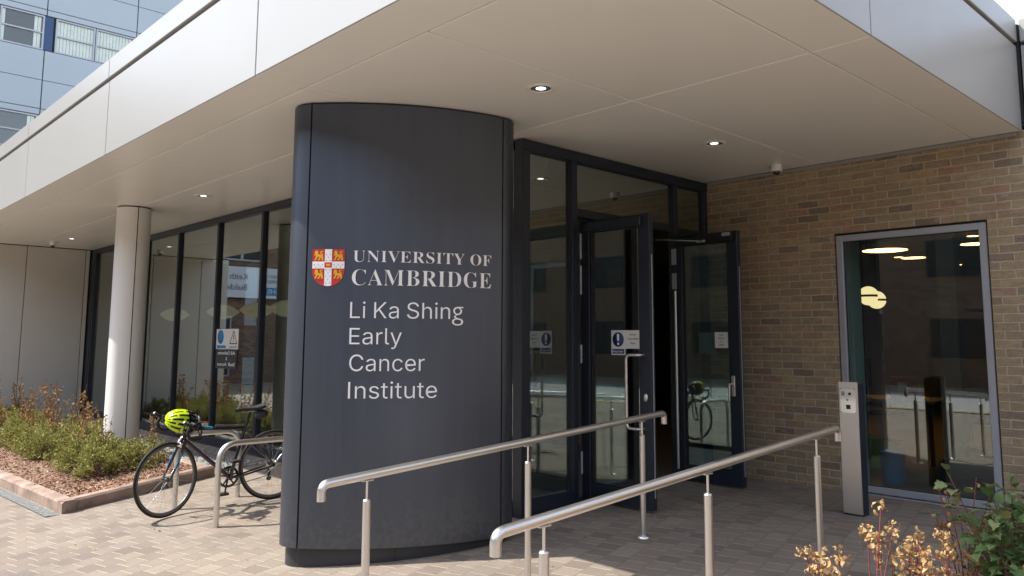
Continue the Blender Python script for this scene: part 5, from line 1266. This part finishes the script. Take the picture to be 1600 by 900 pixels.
def green_bush(base, label, seed, h=.85, r=.34, nst=22, nl=330, S=(.05, .085)):
    random.seed(seed); bz = ground(*base)+.03
    t = thing('leafy_bush', label, 'bush', (*base, bz))
    st_ = MB(); lf = MB(); shoots = []
    for _ in range(nst):
        d = rdir(.15); q = Vector((d.x*r*random.uniform(.5, 1.1), d.y*r*random.uniform(.5, 1.1), h*random.uniform(.5, 1.05)))
        mid = Vector((q.x*.45, q.y*.45, q.z*.55)); st_.tube([Vector((d.x*.04, d.y*.04, -.02)), mid, q], .006, 5, True, r1=.0025); shoots.append((mid, q))
    for _ in range(nl):
        mid, q = random.choice(shoots); k = random.random()**.6
        p = (mid*.35).lerp(q, k); o = Vector((q.x, q.y, 0)); o = o.normalized() if o.length > .01 else Vector((1, 0, 0))
        dd = o*.6+rdir(-.4)*.9; e = p+dd.normalized()*random.uniform(.02, .06)
        st_.tube([p, e], .0014, 3, False)
        lobed_leaf(lf, e, dd, Vector((0, 0, 1))+rdir(-1)*.5, random.uniform(*S))
    lf.build('leaves', 'leaf', t); st_.build('stems', 'stem_brown', t); return t
green_bush((4.50, 1.22), 'tall green bush with lobed leaves in the shade at the lower right corner', 71, .80, .35, 32, 680, (.04, .074))
green_bush((4.98, 1.20), 'green bush with lobed leaves behind the corner bush, against the wall below the window', 72, .72, .30, 18, 330, (.038, .07))
random.seed(77)
lf, st_ = hebe_mesh(77, 900, .17, .46)
t = thing('dark_shrub', 'small dark green fine leaved shrub between the dead plants and the leafy bush', 'shrub', (3.98, 1.42, ground(3.98, 1.42)+.02))
M['darkleaf'] = leafmat('dark_green_fine_leaves', [(0, (.02, .045, .025)), (.6, (.04, .075, .035)), (1, (.07, .11, .05))])
lf.build('foliage', 'darkleaf', t); st_.build('stems', 'stem_brown', t)
for (bx_, by_, sd, sc, lb) in ((4.12, 1.62, 81, .72, 'withered brown plant in the shade next to the handrail post'), (4.28, 1.02, 82, .85, 'withered brown plant in the shade in front of the leafy bush'), (4.78, 1.52, 83, 1.05, 'withered brown plant rising above the leafy bush by the window')):
    lf, st_ = dried_mesh(sd, .66, 8, spread=.16)
    t = thing('withered_plant', lb, 'plant', (bx_, by_, ground(bx_, by_)+.02)); t.scale = (sc,)*3
    lf.build('leaves', 'dryleaf2', t); st_.build('stems', 'stem', t)

# ------------------------------------------------------------------ things seen through the glass
def pendant(x, y, z, r, label, ceil=3.235):
    t = thing('pendant_lamp', label, 'pendant lamp', (x, y, z), 0, 'shaded pendant lamps of the lobby')
    MB().lathe([(.0, .135), (r*.3, .128), (r*.62, .085), (r*.93, .018), (r, 0), (r*.93, -.020), (r*.62, -.09), (r*.3, -.132), (.0, -.138)], 36).build('shade', 'lamp_soft', t)
    MB().tube([(0, 0, .112), (0, 0, ceil-z)], .004, 6).build('cord', 'ink', t)
for x, y in ((6.3, 17.0), (6.3, 14.6), (6.3, 13.2), (6.3, 12.1)):
    pendant(x, y, 2.07, .30, 'wide cream lens shaped pendant lamp hanging in the lobby behind the long glazing')
def disc(x, y, r, label):
    t = thing('disc_lamp', label, 'ceiling light', (x, y, 3.04), 0, 'round warm ceiling lights behind the window')
    MB().lathe([(.0, -.012), (r*.97, -.012)], 40).build('diffuser', 'lamp', t)
    MB().lathe([(r*.972, -.013), (r, -.013), (r, .09), (.0, .095)], 40, cap=False).build('casing', 'white', t)
disc(13.09, 5.12, .345, 'largest round warm ceiling light, at the upper left of the window')
disc(14.6, 5.23, .20, 'half hidden round warm ceiling light near the middle of the window')
disc(13.16, 3.83, .20, 'round warm ceiling light at the right edge of the window')
disc(14.31, 5.15+.22, .075, 'tiny round ceiling spot beside the largest ceiling light')
disc(16.47, 5.12, .085, 'tiny round ceiling spot in the middle of the window')
disc(12.16, 3.56, .075, 'tiny round ceiling spot in the upper right corner of the window')
M['globe'] = emit('warm_globe_shade', (1.0, .72, .36), .5)
def globe(x, y, z, label):
    t = thing('globe_lamp', label, 'pendant lamp', (x, y, z), 0, 'pair of globe lamps behind the window')
    n = 12; r = .112
    MB().lathe([(r*math.cos(a), r*math.sin(a)) for a in [R(8)+k*R(82)/n for k in range(n+1)]], 28).build('upper_shade', 'globe', t)
    MB().lathe([(r*math.cos(a), r*math.sin(a)) for a in [-R(90)+k*R(82)/n for k in range(n+1)]], 28).build('lower_shade', 'globe', t)
    MB().lathe([(r*.9, -.012), (r*.9, .012)], 28).build('band', 'ink', t)
    MB().tube([(0, 0, r), (0, 0, 3.13-z)], .003, 6).build('cord', 'ink', t)
globe(9.50, 3.93, 2.10, 'warm split globe lamp nearer the window frame, higher of the pair')
globe(10.3, 4.16, 2.09, 'warm split globe lamp partly behind the other, lower of the pair')
def chair(x, y, rz, m_, label):
    t = thing('office_chair', label, 'chair', (x, y, .15), rz, 'chairs behind the window')
    MB().box(-.24, .24, -.23, .23, .42, .49, .03).build('seat', m_, t)
    MB().box(-.22, .22, .20, .26, .55, 1.02, .03).build('backrest', m_, t)
    MB().tube([(0, 0, .06), (0, 0, .42)], .025, 10).build('column', 'chrome', t)
    b_ = MB()
    for k in range(5): b_.tube([(0, 0, .08), (.27*math.cos(k*1.2566), .27*math.sin(k*1.2566), .04)], .018, 6)
    b_.build('base', 'ink', t)
    for s in (-1, 1): MB().tube(fillet([(.23*s, -.05, .46), (.29*s, -.05, .66), (.29*s, .16, .68), (.21*s, .23, .68)], .04), .014, 6).build('armrest', 'ink', t)
chair(10.9, 3.35, 2.2, 'cane', 'brown orange office chair behind the window')
chair(11.4, 4.6, .6, 'ink', 'black office chair deep in the room behind the window')
t = thing('office_desk', 'brown office desk standing behind the window', 'desk', (10.1, 4.2, .15), R(6))
MB().box(-.4, .4, -.8, .8, .70, .735, .005).build('top', 'wood', t)
for sx in (-1, 1):
    for sy in (-1, 1): MB().box(.34*sx-.02, .34*sx+.02, .74*sy-.02, .74*sy+.02, 0, .699, .003).build('leg', 'ink', t)
t = thing('monitor', 'dark computer monitor on the desk behind the window', 'monitor', (10.1, 4.45, .886), R(80))
MB().box(-.28, .28, -.015, .015, .12, .46, .008).build('screen', 'ink', t)
MB().tube([(0, .02, .01), (0, .02, .2)], .02, 8).build('stand', 'alu', t); MB().box(-.11, .11, -.08, .09, 0, .012, .004).build('foot', 'alu', t)
t = thing('box_file', 'red box standing on the desk behind the window', 'box', (9.95, 3.75, .886))
MB().box(-.05, .05, -.14, .14, 0, .26, .004).build('case', 'redbox', t); MB().box(-.052, -.0505, -.05, .05, .08, .2).build('spine_label', 'paper', t)
def bin_(x, y, r, h, m_, nm, label):
    t = thing(nm, label, 'bin', (x, y, .15))
    MB().lathe([(r*.82, 0), (r, h), (r*1.05, h), (r*1.05, h+.015), (r*.95, h+.015), (r*.78, .02), (0, .02)], 28).build('bucket', m_, t)
    MB().tube([(r*.9*math.cos(a), r*.9*math.sin(a), h*.82) for a in [k*.2 for k in range(8)]], .006, 6).build('handle', m_, t)
bin_(8.45, 3.33, .12, .30, 'bluebin', 'waste_bin', 'blue round waste bin on the floor just inside the window')
bin_(9.3, 3.86, .10, .32, 'greenbin', 'lime_bin', 'lime green bin behind the blue one inside the window')
t = thing('holdall', 'black bag lying on the floor inside the window', 'bag', (8.55, 2.62, .15))
MB().lathe([(.0, -.30), (.10, -.29), (.145, -.2), (.15, .2), (.10, .29), (.0, .30)], 20, (0, 0, .15), 'Y').build('body', 'bag', t)
MB().tube(fillet([(0, -.12, .28), (-.03, -.1, .42), (-.03, .1, .42), (0, .12, .28)], .08), .012, 6).build('strap', 'ink', t)

# ------------------------------------------------------------------ buildings beyond
def clad_building():
    y = 24.0
    b = thing('clad_building', 'tall blue grey panel clad building with window bands rising behind the canopy', 'building', (12, y, -.2))
    core = MB().box(1.5, 24, y+.06, y+14, -.2, 17)
    wpart(core, 'core', 'darkroom', b)
    pn_ = MB()
    js = [1.5]+[5.02-2.34+2.34*k for k in range(0, 10)]
    zs = []
    for f in range(-3, 4):
        z0 = 9.39+2.79*f
        for (p, q) in ((z0+.985, z0+1.16),): zs.append((p, q, .0))
        zs.append((z0-.84, z0-.02, 0)); zs.append((z0-1.66, z0-.852, 0))
    for (p, q, _) in zs:
        if p < -.2: continue
        for a, e in zip(js, js[1:]): pn_.box(a+.012, e-.012, y-.02, y+.05, p, q, .006)
    wpart(pn_, 'cladding', 'clad', b)
    for f in range(-2, 3):
        z0 = 9.39+2.79*f; z1 = z0+.965
        for i, a in enumerate(js[1:-1]):
            e = a+2.34
            fr_ = MB(); rect_frame(fr_, 'Y', y-.005, .06, a+.10, e-.10+.20, z0, z1, .045, b=0)
            fr_ = MB()
            for (p, q) in ((a+.24, a+1.24), (a+1.26, a+2.30)):
                rect_frame(fr_, 'Y', y-.005, .06, p, q, z0, z1, .04, b=0); fr_.box(p+.04, q-.04, y-.002, y+.05, z0+.46, z0+.50)
            W_ = wpart(fr_, 'window', 'clad_frame', b)
            gl_ = MB()
            for (p, q) in ((a+.28, a+1.20), (a+1.30, a+2.26)): gl_.box(p, q, y+.03, y+.034, z0+.04, z1-.04)
            wsub(gl_, 'pane', 'clearpane', W_)
            wsub(MB().box(a-.04, a+.18, y+.01, y+.05, z0, z1), 'infill_panel', 'navy_panel', W_)
            random.seed(int(100+f*10+i)); cu_ = MB()
            for (p, q) in ((a+.28, a+1.2), (a+1.3, a+2.26)):
                full = (i >= 1 and f == 0)
                x_ = p
                while x_ < q-.03:
                    if full or x_ < p+.18*random.random() or x_ > q-.2: cu_.box(x_, x_+.075, y+.042+random.uniform(0, .01), y+.056, z0+.045, z1-.045)
                    x_ += .085
            if cu_.v: wsub(cu_, 'curtain', 'curtain', W_)
clad_building()

def brick_block(name, label, axis, plane, a0, a1, h, depth, sgn, mat_, wins, doors=(), extra=None):
    """a plain brick building: wall plane along X (axis 'Y') or Y (axis 'X'), window strips as parts"""
    mid = (a0+a1)/2
    b = thing(name, label, 'building', (mid, plane, -.17) if axis == 'Y' else (plane, mid, -.17))
    def bx(mb, p, q, d0, d1, z0, z1):
        if axis == 'Y': mb.box(p, q, plane+sgn*d0, plane+sgn*d1, z0, z1)
        else: mb.box(plane+sgn*d0, plane+sgn*d1, p, q, z0, z1)
    w = MB(); bx(w, a0, a1, 0, -depth, -.3, h); wpart(w, 'wall', mat_, b)
    p_ = MB(); bx(p_, a0-.05, a1+.05, .06, -depth-.05, h, h+.35); wpart(p_, 'parapet', 'concrete', b)
    for (p, q, z0, z1) in wins:
        f = MB(); bx(f, p, q, .002, .05, z0, z1); W_ = wpart(f, 'window', 'alu' if axis == 'Y' else 'frame', b)
        n = max(1, round((q-p)/1.2)); g_ = MB()
        for k in range(n):
            u0 = p+(q-p)*k/n+.06; u1 = p+(q-p)*(k+1)/n-.06; bx(g_, u0, u1, .051, .055, z0+.07, z1-.07)
        wsub(g_, 'pane', 'navy_panel' if (axis == 'Y' and int(p*3) % 2) else 'darkroom', W_)
    return b
wins = [(a, a+2.4, z, z+1.5) for z in (3.9, 7.2) for a in (-15, -11.5, -8, -1.2)]
SBL = brick_block('sign_building', 'brown brick building across the yard with a wide pale name board', 'Y', 31.0, -18, .8, 11, 9, -1, 'brick_far',
    [w_ for w_ in wins if not (w_[2] < 5 and w_[0] > -9)]+[(-5.6, -2.4, 4.75, 5.9)]+[(-15, -12, .8, 2.4), (-11, -8, .8, 2.4), (-4.2, -2.9, .1, 2.5), (-2.6, -1.6, 1.2, 2.4)])
nb = MB().box(-6.6, -1.4, 30.86, 30.985, 3.25, 4.50)
NB = wpart(nb, 'name_board', 'signwhite', SBL)
b = MB()
text_on(b, 'Keith Peters', lambda x, y, d: (x, 30.858-d, y), height=.24, x=-4.75, y=3.98, depth=.004)
text_on(b, 'Building', lambda x, y, d: (x, 30.858-d, y), height=.24, x=-4.75, y=3.55, depth=.004)
wsub(b, 'lettering', 'ink', NB)
b = MB()
text_on(b, 'UNIVERSITY OF', lambda x, y, d: (x, 30.858-d, y), height=.12, x=-6.35, y=4.10, depth=.004, width=.95); wsub(b, 'lettering', 'ink', NB); b = MB()
text_on(b, 'CAMBRIDGE', lambda x, y, d: (x, 30.858-d, y), height=.13, x=-6.35, y=3.88, depth=.004, width=.95)
wsub(b, 'lettering', 'ink', NB)
wsub(MB().box(-6.3, -5.55, 30.852, 30.859, 3.38, 3.70), 'logo_plate', 'nhs', NB)
b = MB(); text_on(b, 'NHS', lambda x, y, d: (x, 30.8515-d, y), height=.2, x=-6.2, y=3.44, depth=.004, width=.55); wsub(b, 'lettering', 'letter', NB)

wins = [(a, a+2.2, z, z+1.5) for z in (1.0, 4.2, 7.4) for a in [(-58+k*5.2) for k in range(25)]]
brick_block('street_building', 'long dark brick building along the far side of the road', 'X', -19.0, -60, 75, 10.5, 10, 1, 'brick_side', wins)
wins = [(a, a+2.4, z, z+1.5) for z in (1.0, 4.2, 7.4) for a in [(-10+k*5.0) for k in range(9)]]
brick_block('yard_building', 'brick building on the far side of the yard opposite the entrance', 'Y', -24.0, -12, 36, 10, 10, 1, 'brick_far', wins)

# open cycle shelter across the yard: steel frames and a flat roof, mirrored in the window
def shelter(x0, y0, y1):
    t = thing('cycle_shelter', 'open steel framed cycle shelter with raking struts beside the road', 'shelter', (x0, (y0+y1)/2, -.17))
    wpart(MB().box(x0-1.5, x0+1.3, y0, y1, 2.62, 2.70, .01), 'roof', 'asphalt', t)
    k = y0+.4
    while k < y1:
        p = MB().tube([(x0, k, -.17), (x0, k, 2.6)], .05, 10); p.tube([(x0, k, 1.9), (x0+1.1, k, 2.6)], .03, 8); p.tube([(x0, k, 1.9), (x0-1.2, k, 2.6)], .03, 8)
        wpart(p, 'frame', 'alu', t); k += 2.4
shelter(-8.8, -6.5, 4.5) if False else shelter(-15.4, -9.0, 9.0)
